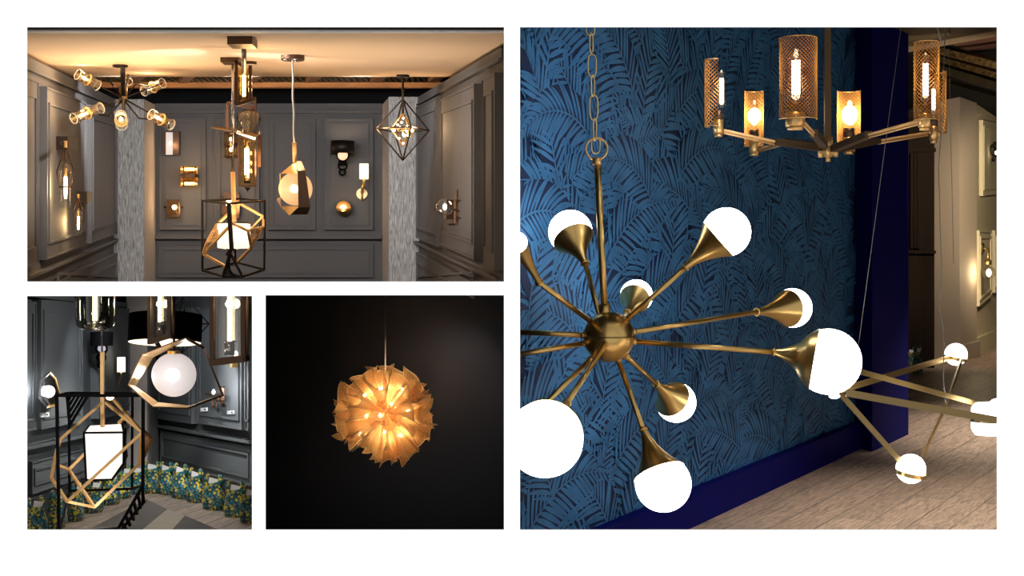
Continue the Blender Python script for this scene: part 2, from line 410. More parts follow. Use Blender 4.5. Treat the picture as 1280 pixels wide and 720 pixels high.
# ceiling board, its edge trims
ch = .519*1.04
def cz(py): return ch*F/(HZ1-py)
mb = MB(); d1 = cz(96); dn = cz(38.5)
lx = lambda d: left1.a.x + (left1.b.x-left1.a.x)*(d-left1.a.y)/(left1.b.y-left1.a.y)
rx = lambda d: right1.a.x + (right1.b.x-right1.a.x)*(d-right1.a.y)/(right1.b.y-right1.a.y)
def cp(x, d): return V((x, d, H + (360-HZ1)/F*d + ch))
rr = min(rx(dn), P(630.5, 0, dn).x)
mb.prism([cp(lx(dn)-.2, dn), cp(rr, dn), cp(P(630.5, 0, 5.9).x, 5.9), cp(rx(d1)+.12, d1), cp(lx(d1)-.2, d1)], (0, 0, .03)); struct('ceiling', mb, 'ceil')
mb = MB(); mb.hexa([P(20, 36, 5.36), P(631, 36, 5.36), P(631, 39.3, 5.36), P(20, 39.3, 5.36)], [P(20, 36, 5.36)+V((0, .04, 0)), P(631, 36, 5.36)+V((0, .04, 0)), P(631, 39.3, 5.36)+V((0, .04, 0)), P(20, 39.3, 5.36)+V((0, .04, 0))]); struct('trim_3', mb, 'steel')
mb = MB(); mb.hexa([P(20, 20, 5.3), P(631, 20, 5.3), P(631, 35.8, 5.3), P(20, 35.8, 5.3)], [p + V((0, .03, 0)) for p in (P(20, 20, 5.3), P(631, 20, 5.3), P(631, 35.8, 5.3), P(20, 35.8, 5.3))]); struct('trim_4', mb, 'mattblack')
# open roof beyond the ceiling board
mb = MB(); mb.box((-2.3, 11.6, H+1.4), (4.5, .04, 2.75)); struct('dark_void_sheet', mb, 'mattblack')  # black sheet stands in for the dark void above the back wall
mb = MB(); a, b = P(50, 106.5, 9.6), P(612, 107, 9.4); mb.bar(a, b, .05, .034, (0, 0, 1)); tag(mb.build('timber_beam', 'timber', None, (a+b)/2), 'long orange timber beam running behind the edge of the ceiling board', 'beam')
for k, x in enumerate((110, 172, 234, 318, 393, 474, 546)):
    mb = MB(); a = P(x+7, 98, 8.6); b = P(x-7, 103.5, 9.7); b.z = a.z + .03; mb.bar(P(x+8, 96, 8.3)+V((0, 0, .03)), P(x-6, 101.5, 9.55), .06, .03, (0, 0, 1))
    o = mb.build('roof_joist', 'timber', None, P(x, 99, 9)); tag(o, 'short timber joist sloping down to the beam behind the ceiling edge', 'joist', 'timber joists above the back wall')
mb = MB(); n = 150
for i in range(n):
    x = -2.9 + 2.9*i/n
    if x > -.2: break
    mb.box((x, 9.1, H + (360-94)/F*9.1 + .03 + (.012 if i % 2 else 0) + .01), (.0195, 1.5, .012))
tag(mb.build('corrugated_deck', 'deck', None, (-1.6, 9.1, H+1.35)), 'speckled corrugated roof deck seen above the timber beam', 'roof deck')

WARM = (1, .62, .3)
# ---- six-armed chandelier
d = 7.4
LK[0] = 2.0
t = thing('arm_chandelier', 'black six arm chandelier with clear glass tubes hanging at far left', 'chandelier', P(154, 123, d))
dc = cz(81)
mb = MB(); mb.disc(P(150, 80.5, dc) - V((0, 0, .012)), (0, 0, 1), M_(9.5, dc), .03); mb.build('canopy', 'blackm', t)
mb = MB(); mb.tube([P(153, 82, dc), P(154.5, 120, d)], .012); mb.build('stem', 'blackm', t)
mb = MB(); mb.lathe([(0, 0), (.022, 0), (.022, .09), (0, .09)], P(154, 129.5, d), n=20); mb.tube([P(154.5, 128, d), P(153.5, 150, d)], .009); mb.build('hub', 'brassd', t)
tubes = [((97, 93), (122, 107), -.35, (135, 98)), ((161.5, 75), (159.5, 102), .45, (160, 100)), ((180, 114), (203, 104), .3, (170, 105)),
         ((92, 148), (126, 135), -.5, (136, 145)), ((189, 143), (214, 156), -.4, (174, 148)), ((151, 145), (152, 156), -.75, (153, 148))]
for (a, b, dd, e) in tubes:
    A = P(a[0], a[1], d+dd); B = P(b[0], b[1], d+dd*.75); ax = (B-A).normalized(); Lg = max((B-A).length, .12); mid = (A+B)/2
    R = M_(6.6, d)
    arm = MB(); arm.tube([P(154, 124, d), P(e[0], e[1], d+dd*.4), mid], .0042, 6)
    o1 = arm.build('arm', 'blackm', t)
    arm = MB(); arm.tube([P(154, 123, d), B], .0042, 6); o1 = arm.build('arm', 'blackm', t)
    g = MB(); g.lathe([(R, 0), (R, Lg), (R*.93, Lg), (R*.93, 0), (R, 0)], mid-ax*Lg/2, ax, 24); g.ring(mid-ax*Lg/2, ax, R*.97, .0022, 24, 1, 5); g.ring(mid+ax*Lg/2, ax, R*.97, .0022, 24, 1, 5); g.build('glass_tube', ['clear', 'rimglint'], o1)
    s = MB(); s.ring(mid, ax, R*1.05, .004, 24, k=6); s.tube([mid, mid + ax*Lg*.22], R*.42, 12)
    s.build('socket', 'gold', o1)
    f = MB(); f.ball(mid - ax*Lg*.17, R*.33, 12); f.tube([mid-ax*Lg*.3, mid], R*.2, 8); f.build('bulb', 'fil2', o1)
    lamp(mid - ax*Lg*.17 + V((0, -.03, .045)), 1.4, WARM, .02, parent=t)

def clay(x, y, w_, h_, t, mat, tilt=0):
    """square ceiling plate"""
    dd = cz(y); mb = MB(); c = P(x, y, dd); c.z -= h_/2; mb.box(c, (M_(w_, dd), M_(w_, dd)*1.15, h_)); mb.build('canopy', mat, t); return dd
# ---- tall tube pendant (upper of the cluster)
d = 6.1
t = thing('tube_pendant', 'smoked glass tube pendant in a bronze frame hanging highest in the centre cluster', 'pendant lamp', P(305, 100, d))
dd = clay(303, 47, 31, .035, t, 'bronze')
mb = MB(); mb.tube([P(305, 50, dd), P(305, 92, d)], .01, 8); mb.build('stem', 'bronze2', t)
mb = MB(); mb.bar(P(295.5, 75, d), P(295.5, 132, d), .012); mb.bar(P(313, 82, d), P(313, 124, d), .014); mb.bar(P(294, 76, d), P(305, 84, d), .012)
mb.bar(P(295.5, 131, d), P(319, 124, d), .014); mb.build('frame', 'bronze', t)
mb = MB(); mb.disc(P(313, 81, d+.02), (0, 0, 1), M_(8, d), .012); mb.build('top_disc', 'bronze', t)
mb = MB(); mb.lathe([(M_(7.5, d), 0), (M_(7.5, d), M_(42, d))], P(305, 127, d), n=28); mb.build('glass_tube', 'amber', t)
mb = MB(); mb.tube([P(305, 91, d), P(305, 84, d)], M_(2.6, d), 12); mb.build('socket', 'nickel', t)
mb = MB(); mb.tube([P(305, 92, d), P(305, 120, d)], M_(2.2, d), 12); mb.build('bulb', 'fil2', t)
for yy in (96, 104, 112): lamp(P(305, yy, d)+V((.03, 0, 0)), .25, WARM, .02, parent=t)
# ---- plate and dome chandelier (middle of the cluster)
d = 7.4
t = thing('tiered_chandelier', 'bronze frame chandelier with a smoked glass dome over a long glass lantern', 'chandelier', P(309, 170, d))
mb = MB()
for a, b in (((292.5, 90), (292.5, 129)), ((284.5, 129), (294, 129)), ((284.5, 129), (284.5, 161)), ((294, 130), (318, 136)), ((318.5, 123), (318.5, 174)), ((300, 127), (320, 123))):
    mb.bar(P(a[0], a[1], d), P(b[0], b[1], d), .015)
mb.bar(P(324.5, 166, d+.1), P(324.5, 209, d+.1), .016); mb.bar(P(298, 173, d), P(298, 233, d), .007); mb.bar(P(319.5, 173, d), P(319.5, 233, d), .007); mb.bar(P(298, 232.5, d), P(319.5, 232.5, d), .01)
mb.bar(P(298, 174, d), P(319.5, 174, d), .012); mb.bar(P(300, 170, d-.05), P(319, 176, d-.05), .01)
mb.build('frame', 'bronze', t)
mb = MB(); mb.prism([P(264, 160.5, d+.1), P(290, 160, d+.25), P(327, 167, d+.15), P(319, 172, d-.15), P(296, 166, d-.2)], (0, 0, .008)); mb.build('plate', 'gold', t)
mb = MB(); mb.bar(P(296, 165, d-.12), P(319, 173.5, d-.1), .02, .01); mb.build('light_strip', 'fil2', t)
mb = MB(); R = M_(15, d); mb.lathe([(0, R*2.05), (R*.5, R*2.0), (R*.85, R*1.75), (R, R*1.35), (R, 0)], P(311, 168, d), n=32); mb.build('glass_dome', 'smoke', t)
mb = MB(); mb.tube([P(311, 166, d), P(311, 148, d)], M_(2.4, d), 12); mb.tube([P(311, 148, d), P(311, 137, d)], M_(4, d), 12); mb.build('socket', 'nickel', t)
mb = MB(); R = M_(9.5, d); mb.lathe([(R, 0), (R, M_(56, d))], P(309, 231, d), n=28); mb.build('glass_lantern', 'amber', t)
mb = MB(); mb.tube([P(308.5, 186, d), P(308.5, 219, d)], M_(3, d), 12); mb.build('bulb', 'fil2', t)
mb = MB(); mb.tube([P(309, 219, d), P(309, 229, d)], M_(4.2, d), 14); mb.tube([P(309, 177, d), P(309, 186, d)], M_(2.5, d), 12); mb.build('bulb_socket', 'nickel', t)
mb = MB(); mb.lathe([(0, 0), (M_(3.6, d), M_(5.5, d)), (0, M_(6, d))], P(309.5, 240, d), n=4, sm=False); mb.build('finial', 'bronze', t)
for yy in (192, 204, 214): lamp(P(312, yy, d)+V((.02, -.03, 0)), .25, WARM, .02, parent=t)
# ---- small round lantern on the back wall, square crystal sconce behind the cage
def bk(x, y, off): return back1.hit(x, y, off)
def sconce(label, x, y): return thing('sconce', label, 'wall lamp', bk(x, y, .03))
t = sconce('amber glass cylinder wall lamp with two bulbs and a bronze band behind the centre cluster', 289, 181)
mb = MB(); R = M_(8, DB); mb.lathe([(R, 0), (R, M_(28, DB))], bk(289, 195, .12), n=28); mb.build('glass_shade', 'amber', t)
mb = MB(); mb.lathe([(R*1.04, 0), (R*1.04, M_(4, DB))], bk(289, 183, .12), n=28); mb.ring(bk(289, 167, .12), (0, 0, 1), R, .006); mb.ring(bk(289, 195, .12), (0, 0, 1), R, .006); mb.box(bk(289, 181, .045), (M_(6, DB), .05, M_(10, DB))); mb.build('band', 'bronze', t)
for y in (174, 187): mb = MB(); mb.ball(bk(289, y, .12), M_(2.6, DB), 12); mb.build('bulb', 'fil2', t)
lamp(bk(289, 181, .24), .7, WARM, .02, parent=t)
t = sconce('square bronze framed crystal wall lamp seen through the top of the cage pendant', 288, 256)
mb = MB(); 
for a, b in (((279, 244.5), (299, 244.5)), ((279, 244.5), (279, 268)), ((299, 244.5), (299, 268)), ((279, 268), (299, 268))): mb.bar(bk(*a, .06), bk(*b, .06), .014, .05, (0, 0, 1) if a[1] == b[1] else (0, 1, 0))
mb.box(bk(289, 256, .035), (M_(20, DB), .012, M_(23, DB)), mi=0); mb.build('frame', 'bronze', t)
mb = MB()
for i in range(7): mb.ball(bk(284+rnd.random()*9, 250+rnd.random()*13, .1), M_(1.7, DB), 8)
mb.build('crystal_bulbs', 'fil2', t)
lamp(bk(288, 256, .22), .8, WARM, .02, parent=t)

# ---- cage pendant
def hatch(mb, A, B, Cc, n, w):
    """slats across triangle from edge AB, parallel to BC"""
    for i in range(1, n+1):
        k = i/(n+1); mb.bar(A.lerp(B, k), A.lerp(Cc, k), w)
d = 6.9
t = thing('cage_pendant', 'open black cage pendant with gold wire facets around a white shade in the wide room', 'pendant lamp', P(291, 346, d))
dd = clay(289.5, 72.5, 23, .025, t, 'bronze')
mb = MB(); mb.tube([P(291, 76, dd), P(291, 215, d)], .006, 8); mb.build('stem', 'nickel', t)
mb = MB(); mb.tube([P(291, 215, d), P(293, 284, d)], .011, 10); mb.build('lower_stem', 'goldp', t)
mb = MB(); w = .0095
top = [P(253, 251, d), P(286, 254.5, d-.25), P(331, 251, d), P(299, 248.5, d+.22)]
bot = [P(253, 338, d), P(279, 345.5, d-.22), P(303, 345.5, d-.22), P(330.5, 337, d), P(296, 328, d+.25)]
for i in range(4): mb.bar(top[i], top[(i+1) % 4], w)
for i in range(5): mb.bar(bot[i], bot[(i+1) % 5], w)
mb.bar(top[0], bot[0], w); mb.bar(top[2], bot[3], w)
fk = P(289.5, 310, d-.23); mb.bar(top[1], fk, .018); mb.bar(fk, P(283, 319, d-.22), w); mb.bar(fk, P(294, 314, d-.22), w); mb.bar(fk, bot[1], w*1.2); mb.bar(P(289, 318, d-.22), bot[2], w*1.2); mb.bar(P(294, 314, d-.22), P(294.5, 328, d), w)
hatch(mb, P(289, 318, d-.22), bot[2], bot[1], 1, w*.5)
for i in range(6): mb.bar(P(289-(11*(i/6.)) + 0, 318+27.5*(i/6.), d-.22), P(279+24*(i+.6)/6.4+1, 345.5, d-.22), .0055)
mb.build('cage', 'blackm', t)
mb = MB(); w = .011
G = lambda x, y, o=0: P(x, y, d+o)
segs = [((300, 254.6, .1), (329, 270.7, .05)), ((329, 270.7, .05), (329, 284, -.1)), ((329, 284, -.1), (310, 288.5, -.2)), ((310, 288.5, -.2), (290, 279, -.15)), ((329, 270.7, .05), (314.5, 286, .1)),
        ((329, 284, -.1), (314, 309.7, -.1)), ((310, 288.5, -.2), (314, 309.7, -.1)), ((314, 309.7, -.1), (296, 328, 0)), ((288, 264.7, .1), (271, 281, 0)), ((271, 281, 0), (258.6, 303, -.05)), ((258.6, 303, -.05), (253.8, 317.3, 0)),
        ((253.8, 317.3, 0), (282, 333, -.1)), ((254, 317, 0), (288, 281.7, -.2)), ((258.6, 303, -.05), (272, 298.5, -.1)), ((271, 281, 0), (272, 298.5, -.1)), ((288, 264.7, .1), (300, 254.6, .1)), ((282, 333, -.1), (291, 318, -.1)), ((282, 333, -.1), (286.5, 336, -.15)), ((294, 256, 0), (293, 283, 0))]
for a, b in segs: mb.bar(G(*a), G(*b), w)
hatch(mb, G(329, 284, -.1), G(310, 288.5, -.2), G(314, 309.7, -.1), 1, w*.7)
for i in range(1, 6): mb.bar(G(310+19*i/6., 288.5-4.5*i/6., -.15), G(314+15*i/6.*.3, 309.7-24*i/6.*.35, -.1), w*.38)
for i in range(1, 5): mb.bar(G(271-12.4*i/5., 281+22*i/5., -.02), G(272-3*i/5., 298.5-.5*i, -.1), w*.38)
mb.build('gold_wires', 'goldp', t)
mb = MB(); ang = [math.radians(a) for a in (-90, -30, 30, 90, 150, 210)]
R = M_(21.5, d); c = P(292.5, 279, d); hts = [M_(31, d)]*6; hts[0] = M_(24, d)
tp = [c + V((math.cos(a)*R, math.sin(a)*R, 0)) for a in ang]
bt = [tp[i] - V((0, 0, hts[i])) for i in range(6)]
for i in range(6):
    j = (i+1) % 6
    if i in (5, 0):
        near = 0 if i == 0 else 0
    m0 = tp[i].lerp(tp[j], .35) - V((0, 0, M_(33, d))); m1 = tp[i].lerp(tp[j], .65) - V((0, 0, M_(33, d)))
    mid = m0 if i == 0 else (m1 if i == 5 else tp[i].lerp(tp[j], .5) - V((0, 0, M_(31.5, d))))
    mb.add([tp[i], tp[j], bt[j], mid, bt[i]], [[0, 1, 2, 3, 4]])
mb.build('shade', 'fabricw', t)
mb = MB()
for i in range(6): mb.bar(tp[i], tp[(i+1) % 6], .006)
mb.build('shade_rim', 'bronze', t)
mb = MB(); mb.ball(P(292.5, 294, d), .03, 12); mb.build('bulb', 'fil2', t)
lamp(P(292.5, 270, d), .7, (1, .8, .55), .03, parent=t)

# ---- faceted globe pendant
d = 6.9
t = thing('globe_pendant', 'frosted globe pendant wrapped in a faceted bronze and gold band', 'pendant lamp', P(369, 270, d))
dd = cz(69); mb = MB(); mb.disc(P(366, 69.5, dd)-V((0, 0, .02)), (0, 0, 1), M_(14.5, dd), .05); mb.build('canopy', 'bronze2', t)
mb = MB()
for q in (360, 372): mb.ball(P(q-1, 73, dd)-V((0, M_(10, dd), .01)), .012, 8)
mb.build('canopy_screw', 'nickel', t)
mb = MB(); mb.tube([P(365.5, 74, dd)] + [P(365.7+.5*math.sin(i*1.3)+i*.2, 85+i*9.3, dd+(d-dd)*(i+1)/12) for i in range(11)], .0045, 8); mb.build('cord', 'cable', t)
mb = MB(); mb.tube([P(368, 178, d), P(368.5, 203, d)], .01, 10); mb.build('stem', 'goldp', t)
mb = MB(); mb.ball(P(369.5, 236, d), M_(21, d), 36); mb.build('globe', 'frost', t)
mb = MB(); mb.ball(P(368, 236, d-.01), M_(5.5, d), 16); mb.build('bulb', 'core1', t)
# band: (front edge px, back edge px) pairs running round the globe
bandf = [(369, 201.5), (351, 216.5), (350, 258), (361, 268), (372.5, 258), (373, 217)]
def G2(x, y, o): return P(x, y, d+o)
gold_f = [[G2(369, 202, 0), G2(350.5, 217, -.02), G2(371.5, 217, -.11)],
          [G2(350.5, 217, .05), G2(350.5, 217, .14), G2(351.5, 258, .14), G2(351.5, 258, .05)],
          [G2(352, 258, .06), G2(361.5, 268.5, -.03), G2(373, 258, -.13), G2(360, 257.5, .02)]]
mb = MB()
mb.prism(gold_f[0], (0, .004, 0)); mb.prism(gold_f[1], (-.004, 0, 0)); mb.prism(gold_f[2], (0, 0, -.004)); mb.build('gold_facets', 'gold', t)
mb = MB()
mb.prism([G2(369, 201.5, 0), G2(376.5, 201.5, 0), G2(381.5, 213, -.1), G2(372, 213.5, -.12)], (0, .006, 0))
mb.prism([G2(372, 213.5, -.12), G2(381.5, 213, -.1), G2(388, 259, -.1), G2(373, 259, -.13)], (0, .006, 0))
mb.prism([G2(373, 258.6, -.13), G2(388, 258.6, -.1), G2(384, 268, -.02), G2(361.5, 268.5, -.03)], (0, .006, 0))
mb.prism([G2(345.5, 249, .02), G2(350, 246, .02), G2(353, 262, .0), G2(352.5, 262, .0)], (0, .006, 0))
mb.build('bronze_facets', 'bronze2', t)
lamp(P(369, 236, d)+V((0, 0, .16)), .8, WARM, .05, parent=t); lamp(P(347, 236, d)+V((-.07, 0, 0)), .5, WARM, .04, parent=t)

# ---- wireframe octahedron pendant
def octa(t, c, rx_, rz_, w, mat, name, ry_=None, yaw=.5, droop=None):
    ry_ = ry_ or rx_
    E = [c + V((math.cos(yaw+k*PI/2)*rx_, math.sin(yaw+k*PI/2)*ry_, 0)) for k in range(4)]
    T = c + V((0, 0, rz_)); B = c - V((0, 0, rz_)); mb = MB()
    for k in range(4):
        mb.bar(E[k], E[(k+1) % 4], w); mb.bar(E[k], T, w); mb.bar(E[k], B, w)
    mb.build(name, mat, t); return E
d = 8.0; dcn = cz(93.5)
t = thing('diamond_pendant', 'black wire diamond pendant around a sparkling inner diamond at far right', 'pendant lamp', P(503.5, 201, d))
mb = MB(); mb.disc(P(503.5, 94.5, dcn)-V((0, 0, .01)), (0, 0, 1), M_(8, dcn), .025); mb.build('canopy', 'blackm', t)
mb = MB(); mb.tube([P(503.5, 96, dcn), P(503.5, 142, d)], .006, 8); mb.ball(P(504, 112, d), .012, 8); mb.build('stem', 'blackm', t)
octa(t, P(503.5, 162, d), M_(34.5, d), M_(38.5, d), .0065, 'blackm', 'outer_frame', yaw=.38)
octa(t, P(503.5, 162, d), M_(17, d), M_(20.5, d), .006, 'gold', 'inner_frame', yaw=.6)
mb = MB(); mb.lathe([(0, M_(20, d)), (M_(15, d), 0), (0, -M_(20, d))], P(503.5, 162, d), n=4, sm=False); mb.build('crystal', 'clear', t)
for (x, y) in ((492, 163), (515, 163), (505, 169), (502, 153), (509, 158), (499, 173), (504, 148), (497, 156), (511, 170), (504, 179), (508, 164)):
    mb = MB(); mb.ball(P(x, y, d-.04), M_(2 if x in (492, 515, 505) else 1.2, d), 10); mb.build('bulb', 'filh', t)
for x in (480, 527): lamp(P(x, 163, d)+V((0, -.1, 0)), .9, WARM, .02, parent=t)

# ---- sconces on the left wall
def drop(label, x, y, k, nm='sconce'):
    c = left1.hit(x, y, .14)     # brass cap point
    t = thing('sconce', label, 'wall lamp', left1.hit(x-6*k, y, 0))
    s = c.y/F*k
    q = lambda a, b, o=0: c + V((a*s, o*s, -b*s))
    if k > .8:
        mb = MB(); n = left1.n; cc = left1.hit(x-13, y-1, .05); left1.slab(mb, [(62, 170), (75.5, 172), (75.5, 187.5), (62, 187)], .085, base=.0305)
    else:
        mb = MB(); n = left1.n; cc = left1.hit(x-6, y+1, .05); left1.slab(mb, [(88, 239), (95.5, 240), (95.5, 253), (88, 253)], .085, base=.0305)
    mb.build('backplate', 'blackm', t)
    mb = MB(); mb.tube([cc + n*.03, c], .009, 8); mb.build('arm', 'blackm', t)
    mb = MB(); mb.tube([q(0, -4), q(0, 4.5)], 2.2*s, 12); mb.build('cap', 'gold', t)
    mb = MB(); mb.tube([q(0, 4), q(0, 30)], 1*s, 6)
    for sx, o in ((-1, 0), (1, 0)):
        mb.tube([q(0, 3), q(sx*11, 35, o), q(sx*7, 53, o)], .9*s, 6)
    mb.ring(q(0, 54), (0, 0, 1), 8*s, .9*s, 28, k=6); mb.build('frame', 'bronze', t)
    mb = MB(); mb.lathe([(1*s, -24*s), (5*s, -27*s), (7.5*s, -33*s), (7*s, -38*s), (6.8*s, -52*s), (7*s, -80*s)], c, n=24); mb.build('glass_shade', 'clear', t)
    mb = MB(); mb.tube([q(0, 30), q(0, 40)], 2*s, 10); mb.build('socket', 'gold', t)
    mb = MB(); mb.tube([q(0, 41), q(0, 52), q(0, 68)], [2*s, 2.6*s, 1.6*s], 10); mb.build('bulb', 'fil2', t)
    for z in (46, 60): lamp(left1.hit(x-9*k, y+z*k, .07), .7*k, (1, .65, .28), .02, parent=t)
    return t
drop('large teardrop wall lamp with a long clear glass on the left wall', 82, 180, 1.)
drop('small teardrop wall lamp hanging lower right of the large one on the left wall', 98, 245, .62)

# ---- sconces on the back wall
t = sconce('upright bronze box wall lamp with a frosted strip, top left of the back wall', 216, 179)
mb = MB(); mb.prism([bk(207, 165, .025), bk(226, 165, .025), bk(226, 194, .025), bk(207, 194, .025)], (0, -.07, 0)); mb.build('box', 'bronze', t)
mb = MB(); mb.prism([bk(207.6, 165.5, .096), bk(216, 165.5, .096), bk(216, 193.5, .096), bk(207.6, 193.5, .096)], (0, -.008, 0)); mb.build('diffuser', litglass('ribbed white glass', (.75, .74, .76), .28, .2), t)
mb = MB(); mb.prism([bk(216.5, 165.5, .096), bk(224.5, 165.5, .096), bk(224.5, 193.5, .096), bk(216.5, 193.5, .096)], (0, -.012, 0)); mb.build('cover_plate', 'bronze2', t)
mb = MB(); mb.ball(bk(213, 179, .12), M_(1.6, DB), 10); mb.build('bulb', 'fil2', t); lamp(bk(211, 179, .2), .15, WARM, .01, parent=t)
t = sconce('twin ribbed glass drum wall lamp with a bronze crossbar on the back wall', 236, 220)
for y0, y1 in ((208, 217), (222.5, 233)):
    mb = MB(); R = M_(9.5, DB)
    for i in range(26):
        a = 2*PI*i/26; mb.tube([bk(236.5, y1, .125)+V((math.cos(a)*R, math.sin(a)*R, 0)), bk(236.5, y0, .125)+V((math.cos(a)*R, math.sin(a)*R, 0))], M_(.9, DB), 6)
    mb.build('glass_rods', 'amber', t)
    mb = MB(); ym = y0 + (4 if y0 < 215 else 7.5)
    mb.tube([bk(230, ym-.5, .125), bk(243, ym-.5, .125)], M_(1.7, DB), 10); mb.build('bulb', 'fil2', t)
    for x in (227.5, 245):
        mb = MB(); mb.ball(bk(x, ym-.5, .13), M_(1.2, DB), 8); mb.build('spark_bulb', 'fil2', t)
    lamp(bk(236, (y0-3 if y0 < 215 else y1+2), .22), .55, WARM, .02, parent=t)
mb = MB(); mb.box(bk(236.5, 219.8, .12), (M_(19, DB), .14, M_(3.4, DB))); mb.bar(bk(229.5, 209, .23), bk(229.5, 232, .23), M_(1.6, DB)); mb.box(bk(236.5, 220, .03), (.05, .05, .08)); mb.build('crossbar', 'bronze', t)
t = sconce('square crystal block wall lamp at lower left of the back wall', 217, 260)
mb = MB(); mb.box(bk(217, 260, .055), (M_(15, DB), .06, M_(20, DB))); mb.build('crystal_block', 'amber', t)
mb = MB()
for a, b in (((209.5, 250), (224.5, 250)), ((209.5, 250), (209.5, 270)), ((224.5, 250), (224.5, 270)), ((209.5, 270), (224.5, 270)), ((209.5, 250), (217, 260)), ((224.5, 250), (217, 260)), ((209.5, 270), (217, 260)), ((224.5, 270), (217, 260))): mb.bar(bk(*a, .09), bk(*b, .09), .009)
mb.tube([bk(205, 259, .04), bk(229, 259, .04)], .008, 6); mb.build('frame', 'bronze', t)
mb = MB(); mb.ball(bk(218, 259, .11), M_(3, DB), 12); mb.build('bulb', 'fil2', t); lamp(bk(218, 259, .2), .5, WARM, .02, parent=t)
t = sconce('black drum shade wall lamp over a white ball and black rings on the back wall', 428, 190)
mb = MB(); R = M_(14.5, DB); mb.lathe([(R, 0), (R, M_(15.5, DB)), (R*.97, M_(15.5, DB)), (R*.97, 0), (R, 0)], bk(428.3, 192.3, .19), n=40); mb.build('drum_shade', 'blackm', t)
mb = MB(); mb.ball(bk(428.5, 194, .17), M_(6.3, DB), 20); mb.build('globe', litglass('peach lit ball', (1, .72, .52), .55, .0), t)
mb = MB(); mb.ring(bk(428.5, 194, .17), (0, 1, 0), M_(7, DB), .006); mb.ring(bk(428.3, 207, .12), (0, 1, 0), M_(5.2, DB), .007); mb.ring(bk(428, 215.3, .1), (0, 1, 0), M_(3.6, DB), .007); mb.box(bk(428, 200, .05), (.05, .08, .08)); mb.build('rings', 'black2', t)
lamp(bk(428, 184, .19), 1.0, (1, .72, .48), .03, parent=t)
t = sconce('slim white shade wall lamp on a brass arm and round disc on the back wall', 455, 226)
mb = MB(); R = M_(5.8, DB); mb.lathe([(R, 0), (R, M_(19, DB))], bk(455, 224, .15), n=28); mb.build('shade', 'fabricw', t)
mb = MB(); mb.tube([bk(452.5, 241, .06), bk(453.5, 234, .12), bk(455, 230, .15), bk(455, 223, .15)], .012, 8); mb.tube([bk(452.7, 251, .06), bk(452.7, 233, .07)], .007, 6); mb.build('arm', 'brass', t)
mb = MB(); mb.disc(bk(452.7, 242.5, .026), (0, -1, 0), M_(6.8, DB), .025); mb.build('backplate', pbr('pale champagne metal', srgb(232, 205, 160), .35, .5), t)
mb = MB(); mb.ball(bk(455, 214, .15), .016, 10); mb.build('bulb', 'fil2', t)
t = sconce('round gold bowl wall lamp, its lower half closed, on the back wall', 429.5, 260)
mb = MB(); R = M_(9.2, DB); mb.lathe([(R, .0), (R*.97, -.03), (R*.8, -.055), (0, -.06)], bk(429.5, 260, .085), (0, -1, 0), 32); mb.lathe([(R*.99, 0), (R*.96, -.02), (0, -.022)], bk(429.5, 260, .085), (0, -1, 0), 32); mb.build('bowl', 'gold', t)
mb = MB(); c = bk(429.5, 260.5, .09); mb.add([c + V((math.cos(a)*R, 0, math.sin(a)*R)) for a in [PI + PI*i/16 for i in range(17)]] + [c + V((0, -.05, -.5*R))], [[i, i+1, 17] for i in range(16)] + [[0, 17, 16]], 0, False); mb.build('half_cover', 'brassd', t)
mb = MB(); mb.ball(bk(429, 259, .115), M_(2.8, DB), 12, sq=(1.3, .6, .8)); mb.build('bulb', 'fil2', t); lamp(bk(429, 255, .16), .3, WARM, .02, parent=t)
# ---- sconce on the right wall
rc = right1.hit(572.5, 264, 0)
t = thing('sconce', 'clear glass ball wall lamp on a bronze cross bracket on the right wall', 'wall lamp', rc)
q = lambda x, y, o=.14: right1.hit(x, y, o)
mb = MB(); right1.slab(mb, [(574, 251), (578, 250), (578, 274.5), (574, 273)], .08, base=.0301); mb.build('backplate', 'bronze', t)
mb = MB()
for a, b in (((568.5, 243, .2), (568.5, 280, .2)), ((572, 237, .14), (572, 282, .14)), ((568.5, 250.5, .2), (575, 251, .1)), ((568.5, 272, .2), (575, 273, .1)), ((560, 280.5, .25), (568.5, 280.5, .2)), ((544, 261.5, .34), (568.5, 262, .2)), ((568.5, 262, .2), (574, 264, .09))):
    mb.bar(q(*a), q(*b), .007)
mb.build('bracket', 'bronze', t)
mb = MB(); c = q(556, 259, .3); mb.ball(c, M_(11, c.y), 28); mb.build('globe', 'clear', t)
mb = MB(); mb.ball(q(556, 258.5, .3), M_(2.6, c.y), 14, sq=(1, 1, 1.5)); mb.build('bulb', 'fil2', t)
lamp(q(556, 259, .3) + V((.06, 0, .05)), 1.6, (1, .7, .45), .02, parent=t)
# ================================================================== lower left room
HZ3 = 434.; h3 = .9
def fl3(x, y): return P(x, y, 1800*h3/(y-HZ3))
def FZ3(d): return H - (HZ3-360)/F*d - h3
ref3 = (-1.9, 6.)
left3 = Wall((34, 7.5), (158, 9.59), ref3); right3 = Wall((315, 8.18), (198, 9.88), ref3)
mb = MB(); fz = lambda x, d: V((x, d, FZ3(d)))
mb.prism([fz(-2.75, 5.03), fz(P(323, 0, 5.03).x, 5.03), fz(P(323, 0, 11).x, 11), fz(-2.75, 11)], (0, 0, -.03)); struct('floor', mb, 'floor3')
def wall3(W, pxa, da, pxb, db, name, ztop=None):
    mb = MB(); a = P(pxa, 360, da); b = P(pxb, 360, db)
    za, zb = FZ3(da), FZ3(db); ta, tb = (H-.014, H-.014) if ztop is None else (za+h3+ztop, zb+h3+ztop)
    ta = min(ta, H-.014); tb = min(tb, H-.014)
    q = [V((a.x, a.y, ta)), V((b.x, b.y, tb)), V((b.x, b.y, zb)), V((a.x, a.y, za))]
    mb.hexa(q, [p - W.n*.04 for p in q]); return struct(name, mb, 'slate')
